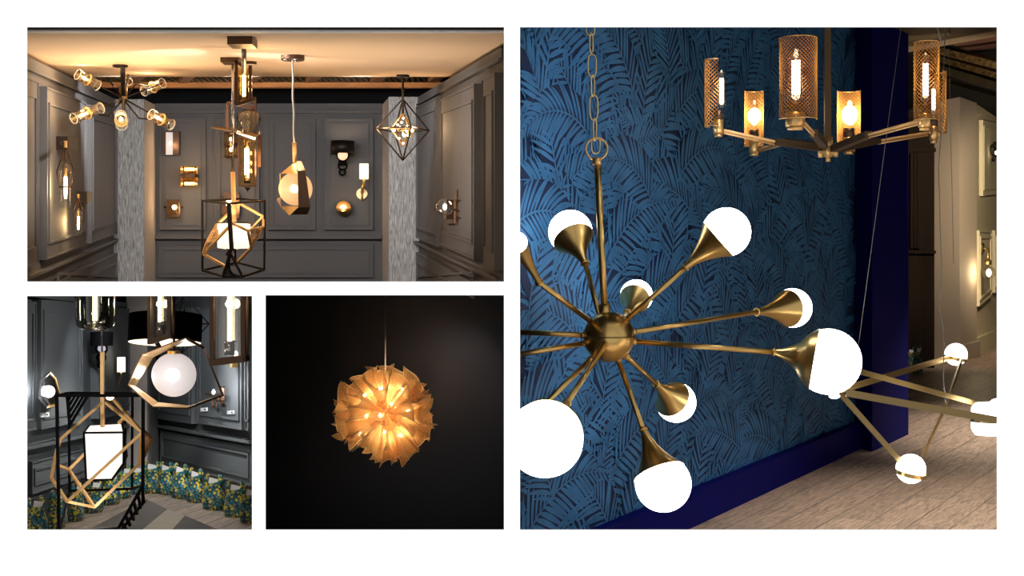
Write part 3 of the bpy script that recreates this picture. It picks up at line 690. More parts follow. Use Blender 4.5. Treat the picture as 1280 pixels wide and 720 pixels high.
def extp(W, d):
    t = (d - W.a.y)/(W.b.y-W.a.y); return (W.a.x + (W.b.x-W.a.x)*t)*F/d+640
w3l = wall3(left3, extp(left3, 5.03), 5.03, 160, extp and left3.hit(160, 500).y, 'wall_left_slate', .298)
w3r = wall3(right3, 323, right3.hit(323, 500).y, 197, right3.hit(197, 500).y, 'wall_right_slate')
mb = MB(); mb.box((-2.2, 11.2, H-.9), (1.3, .04, 1.75)); struct('wall_far_black', mb, 'mattblack')
def L3(x0, y0, x): return y0 + (x-x0)*(HZ3-y0)/(600.-x0)
def R3(x0, y0, x): return y0 + (x-x0)*(HZ3-y0)/(-365.-x0)
def pn(Lf, x0, x1, t0, b0): return [(x0, t0), (x1, Lf(x0, t0, x1)), (x1, Lf(x0, b0, x1)), (x0, b0)]
left3.panel(pn(L3, 39.5, 93, 374.5, 537), w3l, 'slate', .045, .05, .008)
left3.panel(pn(L3, 113, 154.5, 382, 523.5), w3l, 'slate', .045, .05, .008)
left3.panel(pn(L3, 34.5, 150, 577, 618), w3l, 'slate', .02, .04, .008)
left3.panel(pn(L3, 2, 34, 374.5, 543), w3l, 'slate', .045, .05, .008)
mb = MB(); left3.slab(mb, [(20, L3(34, 556, 20)), (160, L3(34, 556, 160)), (160, L3(34, 560.5, 160)), (20, L3(34, 560.5, 20))], .05); mb.build('chair_rail', 'slate', w3l)
mb = MB(); left3.slab(mb, [(20, L3(158, 379, 20)), (159, 379), (159, 385), (20, L3(158, 385, 20))], .03); mb.build('cap_moulding', 'slate', w3l)
mb = MB(); left3.slab(mb, [(20, L3(34, 626, 20)), (160, L3(34, 626, 160)), (160, L3(34, 650, 160)), (20, L3(34, 650, 20))], .03); mb.build('skirting', 'mattblack', w3l)
right3.panel(pn(R3, 312.5, 256, 382, 537), w3r, 'slate', .045, .05, .008)
right3.panel(pn(R3, 249, 205, 384, 529.6), w3r, 'slate', .045, .05, .008)
right3.panel(pn(R3, 319, 205, 558, 607.5), w3r, 'slate', .02, .04, .008)
right3.panel(pn(R3, 321, 317, 381, 538), w3r, 'slate', .045, .05, .008)
mb = MB(); right3.slab(mb, [(322, R3(198, 529.5, 322)), (197, 529.5), (197, 532.5), (322, R3(198, 532.5, 322))], .05); mb.build('chair_rail', 'slate', w3r)
mb = MB(); right3.slab(mb, [(322, R3(198, 588, 322)), (197, 588), (197, 598), (322, R3(198, 598, 322))], .03); mb.build('skirting', 'mattblack', w3r)
mb = MB(); a = P(158, 380, 9.5); b = P(184, 380, 9.35); z1 = H-.014
q = lambda p: [V((p.x, p.y, z1)), V((p.x, p.y, FZ3(p.y)))]
A, B = q(a), q(b); mb.prism([A[0], B[0], B[1], A[1]], (0, .05, 0)); cc = struct('wall_corner_column', mb, 'silkedge')
mb = MB(); c = P(198.5, 380, 9.8); Cc = q(c); mb.prism([B[0], Cc[0], Cc[1], B[1]], (-.02, .03, 0)); mb.build('streaked_face', 'silk', cc)
# rug on the floor
mb = MB()
def rq(pts, mi):
    q = [fl3(x, y) + V((0, 0, .003)) for x, y in pts]; mb.prism(q, (0, 0, .006), mi)
rq([(183, 626), (209, 638.5), (170, 671), (130, 654)], 0)
rq([(209, 638.5), (231, 646.5), (196, 686), (170, 671)], 1)
rq([(231, 646.5), (272, 664), (250, 700), (196, 686)], 0)
rq([(130, 654), (170, 671), (140, 700), (96, 672)], 0)
tag(mb.build('rug', ['rug1', 'rug2'], None, fl3(200, 660)), 'charcoal and cream striped rug on the pale oak floor', 'rug')

# patterned gift bags
def make_bag():
    t = thing('gift_bag', 'x', 'gift bag', (0, 0, 0), 'floral gift bags along the slate walls')
    mb = MB(); n = 20; prof = [(.0, .0), (.85, 0), (1.0, .04), (1.06, .3), (1.0, .55), (.86, .78), (.8, .9), (.86, 1.)]
    vs = []
    for r, z in prof:
        for i in range(n):
            a = 2*PI*i/n; c_, s_ = math.cos(a), math.sin(a)
            sq = (abs(c_)**3 + abs(s_)**3)**(-1/3)
            vs.append(V((c_*sq*.047*r*(1+.06*math.sin(5*a+z*9)), s_*sq*.030*r*(1+.07*math.cos(4*a+z*7)), z*.125 + (.010*abs(c_) if z > .95 else 0))))
    mb.add(vs, [[j*n+i, j*n+(i+1) % n, (j+1)*n+(i+1) % n, (j+1)*n+i] for j in range(len(prof)-1) for i in range(n)], 0, True)
    mb.build('bag_body', 'camo', t)
    for sx in (-1, 1):
        mb = MB(); mb.tube([(sx*.030, 0, .112), (sx*.037, -.002, .135), (sx*.033, .001, .155), (sx*.026, 0, .166)], [.013, .011, .012, .004], 8); mb.build('handle', 'camo', t)
    mb = MB(); mb.box((.004, -.012, .128), (.044, .003, .04), R=Matrix.Rotation(.2, 3, 'Y')); mb.build('card', 'card', t)
    return t
def copy_tree(o, parent=None):
    c = o.copy(); C.objects.link(c); c.parent = parent
    for ch in [k for k in bpy.data.objects if k.parent == o]: copy_tree(ch, c)
    return c
bags = [(44, 676, 'L', 'nearest, cut by the left edge of the picture'), (70, 664, 'L', 'second from the left edge, under the slate wall'), (95, 654, 'L', 'third from the left, behind the cage foot'), (117, 644, 'L', 'fourth from the left, under the white box shade'),
        (138, 634, 'L', 'under the cut corner of the box shade'), (155, 626, 'L', 'last before the corner column on the left wall side'), (172.5, 621, 'M', 'at the foot of the pale corner column'), (190, 619.5, 'M', 'at the foot of the streaked corner face'),
        (208, 621, 'R', 'first right of the corner'), (226, 626, 'R', 'second right of the corner'), (245, 631, 'R', 'third right of the corner'), (267, 640, 'R', 'fourth right of the corner'),
        (294, 649, 'R', 'second from the right edge'), (314, 657, 'R', 'cut by the right edge of the picture')]
proto = make_bag()
for i, (x, y, side, txt) in enumerate(bags):
    o = proto if i == 0 else copy_tree(proto)
    p = fl3(x, y-3); o.location = p; o['label'] = 'teal and yellow floral gift bag, ' + txt
    o.rotation_euler = (0, 0, {'L': PI/2.6, 'M': 0, 'R': -.5}[side] + rnd.uniform(-.25, .25))
    s = rnd.uniform(1.1, 1.2); o.scale = (s*1.08, s, s*rnd.uniform(.98, 1.1))

COOL = (.95, .96, 1); LK[0] = 2.5
# ---- cage pendant (close view)
d = 6.3
t = thing('cage_pendant', 'tall black box cage with gold wire facets around a white box shade', 'pendant lamp', P(128, 662, d))
mb = MB(); mb.tube([P(127, 366, d), P(127.5, 440, d)], .0045, 8); mb.build('stem', 'nickel', t)
mb = MB(); mb.bar(P(128, 440, d), P(128.3, 534, d), M_(4.4, d)); mb.build('lower_stem', 'goldp', t)
mb = MB(); w = M_(3.5, d); f = d-.22; g = d+.22
K = {k: P(x, y, dd) for k, (x, y, dd) in dict(a=(71, 494.5, f), b=(179, 494.5, f), c=(178.5, 607, f), e=(148, 660.5, f), f=(74, 664.5, f), g=(86, 491, g), h=(165.5, 491.5, g), i=(165, 611, g), j=(87, 613.5, g)).items()}
for a, b in ('ab', 'bc', 'ce', 'ef', 'fa', 'gh', 'hi', 'ij', 'jg', 'ag', 'bh', 'jf', 'ic'): mb.bar(K[a], K[b], w if (a+b) in ('ab', 'bc', 'fa', 'ce', 'ef') else w*.8)
A, B, Cc = P(84, 494, d-.05), P(110, 494, d-.05), P(87, 532, d-.05)
mb.bar(A, B, w*.9); mb.bar(A, Cc, w*.9); mb.bar(B, Cc, w*.9)
for i in range(1, 5): mb.bar(A.lerp(B, i/5), A.lerp(Cc, i/5), w*.8)
A, B, Cc = P(178.5, 608, f), P(148, 660, f), P(178.5, 645, f+.1)
mb.bar(P(178.5, 607, f), P(178.5, 627, f+.04), w)
for i in range(6): mb.bar(P(178-i*5.2, 611+i*8.6, f), P(180-i*4.3, 628+i*7.2, f+.05), w*.9)
mb.bar(P(181, 626, f+.05), P(152, 662, f+.05), w)
mb.build('cage', 'black2', t)
mb = MB(); w = M_(3.3, d)
S = [((128, 503), (75, 549.5), -.1, -.15), ((75, 549.5), (70, 567), -.15, -.1), ((70, 567), (64, 597), -.1, 0), ((64, 597), (84, 627), 0, -.1), ((84, 627), (118, 634), -.1, .0), ((84, 627), (177.5, 541), -.12, -.15), ((118, 634), (174, 580), 0, .05),
     ((174, 580), (176.5, 543), .05, -.1), ((142, 499), (177.5, 540), 0, -.12), ((132, 503), (178, 540), .0, -.12), ((86, 587), (110, 562.5), .1, .14), ((86, 587), (72, 581.5), .1, .0), ((86, 587), (118, 634), .1, 0), ((148.5, 528.5), (157.5, 520.5), .1, .05), ((157.5, 520.5), (178, 539), .05, -.1),
     ((178, 537), (189.5, 549), -.1, .02), ((189.5, 549), (179, 572), .02, -.02), ((179, 572), (178, 545), -.02, -.1), ((189.5, 549), (177, 541), .02, -.05)]
for a, b, o1, o2 in S: mb.bar(P(*a, d+o1), P(*b, d+o2), w)
for i in range(3): mb.bar(P(181+i*2.6, 543+i*2.2, d-.02), P(180+i*1.4, 566-i*5, d), w*.5)
mb.build('gold_wires', 'goldp', t)
mb = MB(); sd = d-.1
fr = [P(105, 541, sd), P(154.5, 540.5, sd), P(154.5, 579, sd), P(140, 599.5, sd), P(108, 600, sd)]
bk_ = [P(112, 532, sd+.2), P(152, 530, sd+.2), P(158, 570, sd+.12), P(150, 588, sd+.2), P(112, 594, sd+.2)]
n = 5
mb.add(fr + bk_, [[0, 1, 2, 3, 4], [9, 8, 7, 6, 5]] + [[i, i+5, (i+1) % 5+5, (i+1) % 5] for i in range(5)])
mb.build('shade', 'fabricw3', t)
mb = MB(); w = M_(2.4, d)
for i in range(5): mb.bar(fr[i], fr[(i+1) % 5], w); mb.bar(fr[i], bk_[i], w*.8); mb.bar(bk_[i], bk_[(i+1) % 5], w*.6)
mb.prism([fr[2] + V((.003, 0, 0)), bk_[2] + V((.004, 0, 0)), bk_[1] + V((.004, 0, 0)), fr[1] + V((.003, 0, 0))], (.003, 0, 0)); mb.prism([fr[3], fr[2], bk_[2], bk_[3]], (.002, 0, -.004))
mb.build('shade_frame', 'black2', t)
lamp(P(125, 648, sd-.05), .5, (1, .9, .8), .05, parent=t)
# ---- smoked glass jar pendant
d = 6.0
t = thing('jar_pendant', 'smoked glass jar pendant with a long tube bulb cut by the top edge', 'pendant lamp', P(119.5, 414, d))
R = M_(25, d); mb = MB(); mb.lathe([(0, .0), (R*.55, .004), (R*.86, .018), (R*.98, .045), (R, .09), (R, .148)], P(119.5, 414, d), n=40); mb.build('jar', 'smoke', t)
mb = MB(); mb.lathe([(R*.66, .012), (R*.72, .03), (R*.72, .148)], P(119.5, 413, d), n=40); mb.build('inner_glass', 'smoke', t)
mb = MB(); mb.tube([P(118.5, 367, d), P(118.5, 403, d)], M_(2.8, d), 14); mb.build('bulb', 'fil2', t)
mb = MB(); mb.disc(P(119.5, 410, d), (0, 0, 1), R*.6, .006, 32); mb.tube([P(118.5, 409, d), P(118.5, 401, d)], M_(5, d), 14); mb.build('base_plate', 'nickel', t)
lamp(P(119.5, 392, d)+V((0, -.06, 0)), .35, (1, .88, .6), .02, parent=t)
# ---- black drum pendant
d = 7.0
t = thing('drum_pendant', 'large black drum shade pendant with a white lining', 'pendant lamp', P(206, 433, d))
R = M_(45, d); AX = (0, .15, 1); mb = MB(); mb.lathe([(R, 0), (R, M_(35, d))], P(206, 428.5, d), AX, n=56); mb.build('drum_shade', 'black2', t)
mb = MB(); mb.lathe([(R*.985, .001), (R*.985, M_(35, d))], P(206, 428.5, d), AX, n=56); mb.disc(P(206, 426.5, d), AX, R*.97, .003, 56); mb.build('diffuser', litglass('lit drum lining', (1, .9, .74), .75, .0), t)
mb = MB(); mb.bar(P(206, 372, d), P(206, 366, d), .02); mb.bar(P(194, 424, d-.1), P(201, 438, d-.3), M_(4.5, d-.3)); mb.bar(P(201, 438, d-.3), P(196, 449, d-.3), M_(4, d-.3)); mb.build('bracket', 'black2', t)
lamp(P(206, 442, d), .55, (1, .87, .7), .05, parent=t)
# ---- framed glass lanterns
def lantern(label, d, fx0, fx1, y1, y2, bx, by, sk, tw, mat):
    t = thing('framed_lantern', label, 'lantern', P((fx0+fx1)/2, y2, d)); dp = M_(fx1-fx0, d)*.62
    mb = MB(); y0 = 364
    def c3(x, y, o): return P(x, y, d) + V((0, o*dp, 0))
    for x, y in ((fx0, y2), (fx1, y1)):
        for o in (-.5, .5): mb.bar(c3(x, y0, o), c3(x, y, o), tw)
    for o in (-.5, .5): mb.bar(c3(fx0-.8, y2, o), c3(fx1+.8, y1, o), tw*1.5)
    for x, y in ((fx0, y2), (fx1, y1)): mb.bar(c3(x, y, -.5), c3(x, y, .5), tw*1.3)
    mb.build('frame', mat, t)
    mb = MB(); mb.prism([c3(fx0, y0, .4), c3(fx1, y0, .4), c3(fx1, y1, .4), c3(fx0, y2, .4)], (0, .003, 0)); mb.prism([c3(fx0, y0, -.4), c3(fx1, y0, -.4), c3(fx1, y1, -.4), c3(fx0, y2, -.4)], (0, .003, 0)); mb.build('glass_panes', 'clear', t)
    mb = MB(); mb.tube([P(bx, 366, d), P(bx, by, d)], M_(sk*.42, d), 14); mb.build('bulb', 'fil2', t)
    mb = MB(); mb.tube([P(bx, by, d), P(bx, min(by+18, y1-2), d)], M_(sk, d), 16); mb.ring(P(bx, by+1, d), (0, 0, 1), M_(sk, d), .003); mb.build('socket', 'nickel', t)
    lamp(P(bx, 380, d)+V((0, -dp*.7, 0)), .25, (1, .9, .7), .02, parent=t)
lantern('narrow bronze framed glass lantern in front of the black drum shade', 6.2, 188.5, 213, 419.5, 427.5, 199.5, 402, 5, M_(4, 6.2), 'bronze2')
lantern('larger bronze framed glass lantern cut by the top right corner', 5.4, 267.5, 306, 448, 452.5, 287, 426, 6.5, M_(5.5, 5.4), 'bronze')
# ---- ring pendant with globe
d = 5.75
t = thing('ring_pendant', 'frosted globe pendant inside an angular black and gold band', 'pendant lamp', P(217.5, 512, d))
mb = MB(); mb.tube([P(217.5, 366, d), P(217.5, 443, d)], M_(1.6, d), 10); mb.build('stem', 'bronze2', t)
c = P(217.5, 468.5, d); mb = MB(); mb.ball(c, M_(27.5, d), 44); mb.build('globe', 'frostc', t)
mb = MB(); mb.ball(c+V((0, -.02, 0)), M_(8.5, d), 18); mb.build('bulb', 'core3', t)
mb = MB(); mb.disc(P(217.5, 443, d), (0, 0, 1), M_(8, d), .014, 28); mb.build('collar', 'brass', t)
fr = [(160, 480.5), (177.5, 443.5), (232, 422), (255, 436), (278.5, 494), (235, 510), (191, 508)]
bkk = [(168.5, 483), (191, 446), (234.5, 425), (254, 434), (276.5, 492), (239, 507.5), (197, 503.5)]
o_ = [-.12, -.1, -.02, .04, .1, .02, -.08]
A = [P(x, y, d-.1+o) for (x, y), o in zip(fr, o_)]; B = [P(x, y, d+.12+o) for (x, y), o in zip(bkk, o_)]
mb = MB()
for i in range(7):
    j = (i+1) % 7; cen = P(217.5, 468, d)
    inn = lambda p: p + (cen-p).normalized()*.0035
    mb.hexa([A[i], A[j], B[j], B[i]], [inn(A[i]), inn(A[j]), inn(B[j]), inn(B[i])])
    if i == 1: mb.build('gold_lining', 'gold', t); mb = MB()
    if i == 4: mb.build('bronze_lining', 'bronze', t); mb = MB()
mb.build('gold_lining', 'goldp', t)
mb = MB()
for i in range(7):
    j = (i+1) % 7
    out_ = lambda p: p + (p-cen).normalized()*.006
    mb.hexa([out_(A[i]), out_(A[j]), out_(B[j]), out_(B[i])], [A[i] + (A[i]-cen).normalized()*.0008, A[j] + (A[j]-cen).normalized()*.0008, B[j] + (B[j]-cen).normalized()*.0008, B[i] + (B[i]-cen).normalized()*.0008])
mb.build('outer_band', 'bronze', t)
lamp(c+V((0, -.22, 0)), .25, COOL, .05, parent=t); lamp(P(180, 468, d), .35, (1, .95, .9), .03, parent=t)
# ---- wire diamond behind
d = 7.9
t = thing('diamond_pendant', 'thin black wire diamond pendant partly hidden by the black drum in the close view', 'pendant lamp', P(228, 440, d))
octa(t, P(228, 405, d), M_(33, d), M_(36, d), .008, 'black2', 'outer_frame', yaw=.35)
# ---- faceted sconce on the left wall
def l3(x, y, o=0): return left3.hit(x, y, o)
t = thing('sconce', 'faceted black and gold wall lamp glowing white at the far left slate wall', 'wall lamp', l3(62, 488))
fo = [(63, 463.5), (49.5, 474.5), (46.5, 497.5), (58, 511), (70, 508), (76, 494), (70, 472)]
A = [l3(x, y, .13) for x, y in fo]; B = [l3(x*.72+17.5+(2 if x < 60 else 0), y*.74+127, .02) for x, y in fo]
cen = l3(62, 488, .08)
mb = MB(); mb2 = MB()
for i in range(7):
    j = (i+1) % 7; f1 = lambda p: p + (cen-p)*.05
    (mb2 if i in (0, 1, 2) else mb).hexa([A[i], A[j], B[j], B[i]], [f1(A[i]), f1(A[j]), f1(B[j]), f1(B[i])])
mb.build('gold_facets', 'gold', t); mb2.build('black_facets', 'black2', t)
mb = MB(); mb.tube([l3(55, 489, .06), l3(60, 489, .1)], [M_(6, 7.6), M_(6.8, 7.6)], 16); mb.ball(l3(61, 489.5, .12), M_(7.3, 7.6), 20); mb.build('bulb', 'filw', t)
lamp(l3(61, 470, .09), .5, COOL, .015, parent=t); lamp(l3(46, 489, .09), .5, COOL, .015, parent=t)
# ---- drum sconce with balls
t = thing('sconce', 'black drum wall lamp with silver ball and rings on the left slate wall', 'wall lamp', l3(127, 425))
mb = MB(); c = l3(127, 432, .12); R = M_(14, c.y); mb.lathe([(R, 0), (R, M_(17, c.y))], c, n=36); mb.build('drum_shade', 'black2', t)
mb = MB(); mb.ball(l3(127, 435, .11), M_(5.2, c.y), 18); mb.build('globe', litglass('pale lilac ball', (.8, .76, .85), .35, .0), t)
mb = MB(); mb.ring(l3(127, 436, .12), (0, 1, 0), M_(6.6, c.y), .007); mb.ring(l3(126.5, 447, .1), (0, 1, 0), M_(4.8, c.y), .009); mb.ring(l3(125.5, 456, .08), (0, 1, 0), M_(3, c.y), .008); mb.build('rings', 'black2', t)
# ---- white shade sconce
t = thing('sconce', 'white shade wall lamp on a brass arm near the slate wall corner', 'wall lamp', l3(147, 483))
mb = MB(); c = l3(151.5, 465, .1); R = M_(5.1, c.y); mb.lathe([(R, 0), (R, M_(18.5, c.y))], c, n=26); mb.build('shade', litglass('cream fabric shade', (1, .93, .8), .8, .0), t)
mb = MB(); mb.tube([l3(151.5, 464, .1), l3(151.5, 470, .1), l3(149, 476, .07), l3(147, 483, .04)], .006, 8); mb.tube([l3(146, 476, .04), l3(146, 489, .04)], .005, 6); mb.build('arm', 'brass', t)
mb = MB(); mb.lathe([(0, 0), (M_(5, 9), 0), (M_(5, 9), .015), (0, .015)], l3(146, 483, .02), left3.n, 28); mb.build('backplate', 'goldp', t)
lamp(l3(152, 440, .12), .12, (1, .9, .75), .02, parent=t)
t = thing('sconce', 'small brass dome wall lamp seen through the top of the near cage pendant', 'wall lamp', l3(137, 498))
mb = MB(); c = l3(137.5, 499, .05); mb.ball(c, M_(7, c.y), 20, sq=(1, .6, 1)); mb.build('dome', 'brassd', t)
mb = MB(); mb.ball(l3(137.5, 497, .09), M_(3.8, c.y), 12, sq=(1.3, .5, .8)); mb.build('bulb', 'fil2', t)
# ---- sconces on the right wall
def r3(x, y, o=0): return right3.hit(x, y, o)
t = thing('sconce', 'black square bracket wall lamp with a small bright bulb on the right slate wall', 'wall lamp', r3(276, 495))
mb = MB()
for a, b in (((279, 484), (279, 504)), ((273, 484), (280, 484)), ((271, 501), (280, 501)), ((271, 501), (271, 508)), ((266, 508), (271, 508)), ((266, 499), (266, 508)), ((258, 493), (276, 494.5)), ((273, 501), (273, 493))): mb.bar(r3(*a, .08), r3(*b, .08), .012)
mb.box(r3(279.5, 494, .04), (.03, .07, .09)); mb.build('bracket', 'bronze', t)
mb = MB(); mb.lathe([(M_(3.6, 8.6), 0), (M_(3.6, 8.6), M_(9, 8.6))], r3(267, 494, .1), n=20); mb.build('glass_cup', 'clear', t)
mb = MB(); mb.ball(r3(267, 490, .1), M_(2, 8.6), 12, sq=(1, 1, 1.5)); mb.build('bulb', 'filw', t); lamp(r3(267, 487, .18), 1.2, (.88, .9, 1), .02, parent=t)
t = thing('sconce', 'small amber glass and gold wall lamp under the larger lantern', 'wall lamp', r3(296, 450))
mb = MB(); mb.box(r3(296, 455, .05), (M_(14, 8.5), .06, M_(8, 8.5)), .4); mb.build('backplate', 'gold', t)
mb = MB(); mb.lathe([(M_(4.5, 8.5), 0), (M_(4.5, 8.5), M_(15, 8.5))], r3(295, 450, .1), n=20); mb.build('glass_shade', 'clear', t)
mb = MB(); mb.ball(r3(295, 443, .1), M_(2.4, 8.5), 12, sq=(1, 1, 1.8)); mb.build('bulb', 'fil2', t)
for (W_, x, y, ww, hh, lb) in ((left3, 44, 518.5, 11, 6.5, 'white price card under the faceted diamond lamp'), (right3, 265, 511.5, 8, 5, 'white price card under the square bracket lamp'), (right3, 299, 515, 9, 5, 'white price card right of the square bracket lamp'), (left3, 148, 516, 7, 5, 'white price card below the small brass dome lamp')):
    mb = MB(); W_.slab(mb, [(x-ww/2, y-hh/2+.6), (x+ww/2, y-hh/2), (x+ww/2, y+hh/2-.6), (x-ww/2, y+hh/2)], .052, base=.0465)
    W_.slab(mb, [(x+ww*.1, y-.9), (x+ww*.3, y-.9), (x+ww*.3, y+.8), (x+ww*.1, y+.8)], .0535, 1, base=.0515)
    tag(mb.build('price_sign', ['card', 'black2'], None, W_.hit(x, y, .05)), lb, 'price card')

# ================================================================== lower middle room: gold petal pendant on black
mb = MB(); a = P(325, 360, 8.2); b = P(631, 360, 8.2)
mb.prism([V((a.x, 8.2, H-.013)), V((-.045, 8.2, H-.013)), V((-.045, 8.2, ZB+.03)), V((a.x, 8.2, ZB+.03))], (0, .03, 0)); struct('wall_black', mb, 'blackwall')
mb = MB(); mb.prism([V((-.8, 5.03, H-1.6)), V((-.04, 5.03, H-1.6)), V((-.05, 8.19, H-1.6)), V((-1.42, 8.19, H-1.6))], (0, 0, -.02)); struct('floor_black', mb, 'mattblack')
d = 6.6; LK[0] = 1.; cc = P(481, 517, d); R = M_(59.5, d)
t = thing('petal_pendant', 'round gold mesh pendant of rolled petals glowing against the black wall', 'pendant lamp', cc)
mb = MB(); mb.tube([P(481.5, 367, d), P(481.7, 470, d)], .003, 6); mb.build('cord', 'cable', t)
def petalmat():
    m, nt, out = newmat('gold mesh ribbon'); L = nt.links.new
    tr = N(nt, 'ShaderNodeBsdfTranslucent'); tr.inputs[0].default_value = (1, .68, .3, 1)
    df = N(nt, 'ShaderNodeBsdfDiffuse'); df.inputs[0].default_value = (.95, .62, .28, 1)
    tp = N(nt, 'ShaderNodeBsdfTransparent')
    tc = N(nt, 'ShaderNodeTexCoord'); ck = N(nt, 'ShaderNodeTexNoise', Scale=260.0); L(tc.outputs['Object'], ck.inputs['Vector'])
    mr = N(nt, 'ShaderNodeMapRange'); mr.inputs['From Min'].default_value = .4; mr.inputs['From Max'].default_value = .6; mr.inputs['To Min'].default_value = .08; mr.inputs['To Max'].default_value = .4
    L(ck.outputs[0], mr.inputs[0])
    a = N(nt, 'ShaderNodeMixShader'); a.inputs[0].default_value = .6; b = N(nt, 'ShaderNodeMixShader')
    L(df.outputs[0], a.inputs[1]); L(tr.outputs[0], a.inputs[2]); L(mr.outputs[0], b.inputs[0]); L(a.outputs[0], b.inputs[1]); L(tp.outputs[0], b.inputs[2]); L(b.outputs[0], out.inputs[0]); return m
MAT['petal'] = petalmat(); MAT['petalwire'] = pbr('bright gold wire', (1, .8, .45), .4, .0)
def petal_mesh(L, rr, seed):
    g = random.Random(seed); mb = MB(); nu, nv = 7, 13; a = g.uniform(1.2, 2.2); vs = []
    ph = g.uniform(0, 6)
    for i in range(nu):
        u = i/(nu-1)
        for j in range(nv):
            v = -1+2*j/(nv-1)
            Lz = L*(.14 + .86*u) * (1 + (.07*abs(v)**3 - .04*math.sin(5*v+ph) - .05*(1-abs(v)))*u)
            r = rr*(.12 + .88*u**1.4)*(1 + .14*u*math.sin(3*v*a+ph))
            an = a*v*(.55+.45*u) + ph*.15*u
            vs.append(V((math.cos(an)*r, math.sin(an)*r, Lz)))
    mb.add(vs, [[i*nv+j, i*nv+j+1, (i+1)*nv+j+1, (i+1)*nv+j] for i in range(nu-1) for j in range(nv-1)], 0, True)
    edge = [vs[i*nv] for i in range(1, nu)] + vs[(nu-1)*nv+1:(nu)*nv-1] + [vs[i*nv+nv-1] for i in range(nu-1, 0, -1)]
    mb.tube(edge, .0019, 4, 1); return mb
ORG['_petal'] = V((0, 0, 0))
pm = []
for k in range(6):
    o = petal_mesh(R*(.95+.04*(k % 3)), R*.30, 40+k).build('petal', ['petal', 'petalwire'], None); pm.append(o)
nP = 96
for i in range(nP):
    y = 1-2*(i+.5)/nP; r = math.sqrt(1-y*y); a = i*2.39996
    dirv = V((r*math.cos(a), y, r*math.sin(a)*.94))
    if i == nP-1: dirv = V((-.12, -1, .05))
    src = pm[i % 6]; o = src if i < 6 else src.copy()
    if i >= 6: C.objects.link(o)
    o.parent = t; q = dirv.normalized().to_track_quat('Z', 'Y'); o.rotation_mode = 'QUATERNION'
    from mathutils import Quaternion
    o.rotation_quaternion = q @ Quaternion((0, 0, 1), rnd.uniform(0, 6.28)); o.location = (0, 0, 0)
    s = rnd.uniform(.92, 1.08) if dirv.y > -.62 else rnd.uniform(.34, .5); o.scale = (s, s, s*(.93 + .07*(1-abs(dirv.z))))
for k in range(9):
    a = k*2*PI/9; lamp(cc + V((math.cos(a)*R*.6, -R*.1, math.sin(a)*R*.56)), 1.9, (1, .72, .38), .012, parent=t)  # added ring of lights without bulbs, brightens the petal rim
o = pm[0].copy(); C.objects.link(o); o.parent = t; o.rotation_mode = 'QUATERNION'; o.rotation_quaternion = V((.03, -.1, -1)).to_track_quat('Z', 'Y'); o.scale = (.8, .8, 1.07)
for (x, y) in ((-24, -24), (-4, -32), (22, -32), (-30, 24), (20, 26), (30, -4), (-3, 0), (0, 22), (-22, 2), (10, -12)):
    mb = MB(); p = cc + V((M_(x, d), -R*(.16 if abs(x)+abs(y) > 5 else .5), -M_(y, d))); mb.ball(p, .0075, 12); mb.build('bulb', 'filh', t)
    lamp(p*.8 + cc*.2 + V((0, .035, 0)), 4.6, (1, .72, .4), .012, parent=t)
l = lamp((-.14, 7.2, H-.05), 30, (.9, .88, 1), .08, 'spot_light', 'SPOT'); l.data.spot_size = 1.1; l.data.spot_blend = 1; aim(l, P(535, 540, 8.2))
# ================================================================== right room: blue palm wallpaper
HZ4 = 275.; h4 = 1.9
def FZ4(d): return H + (360-HZ4)/F*d - h4
def fl4(x, y): return P(x, y, 1800*h4/(y-HZ4))
A4 = (650, 7.215); B4 = (1068, 12.08)
blue = Wall(A4, B4, (1.5, 6.)); 
mb = MB(); fz = lambda x, d: V((x, d, FZ4(d)))
mb.prism([fz(.0, 5.03), fz(9.5, 5.03), fz(9.5, 23.9), fz(-.06, 23.9)], (0, 0, -.03)); struct('floor_oak', mb, 'floor4')
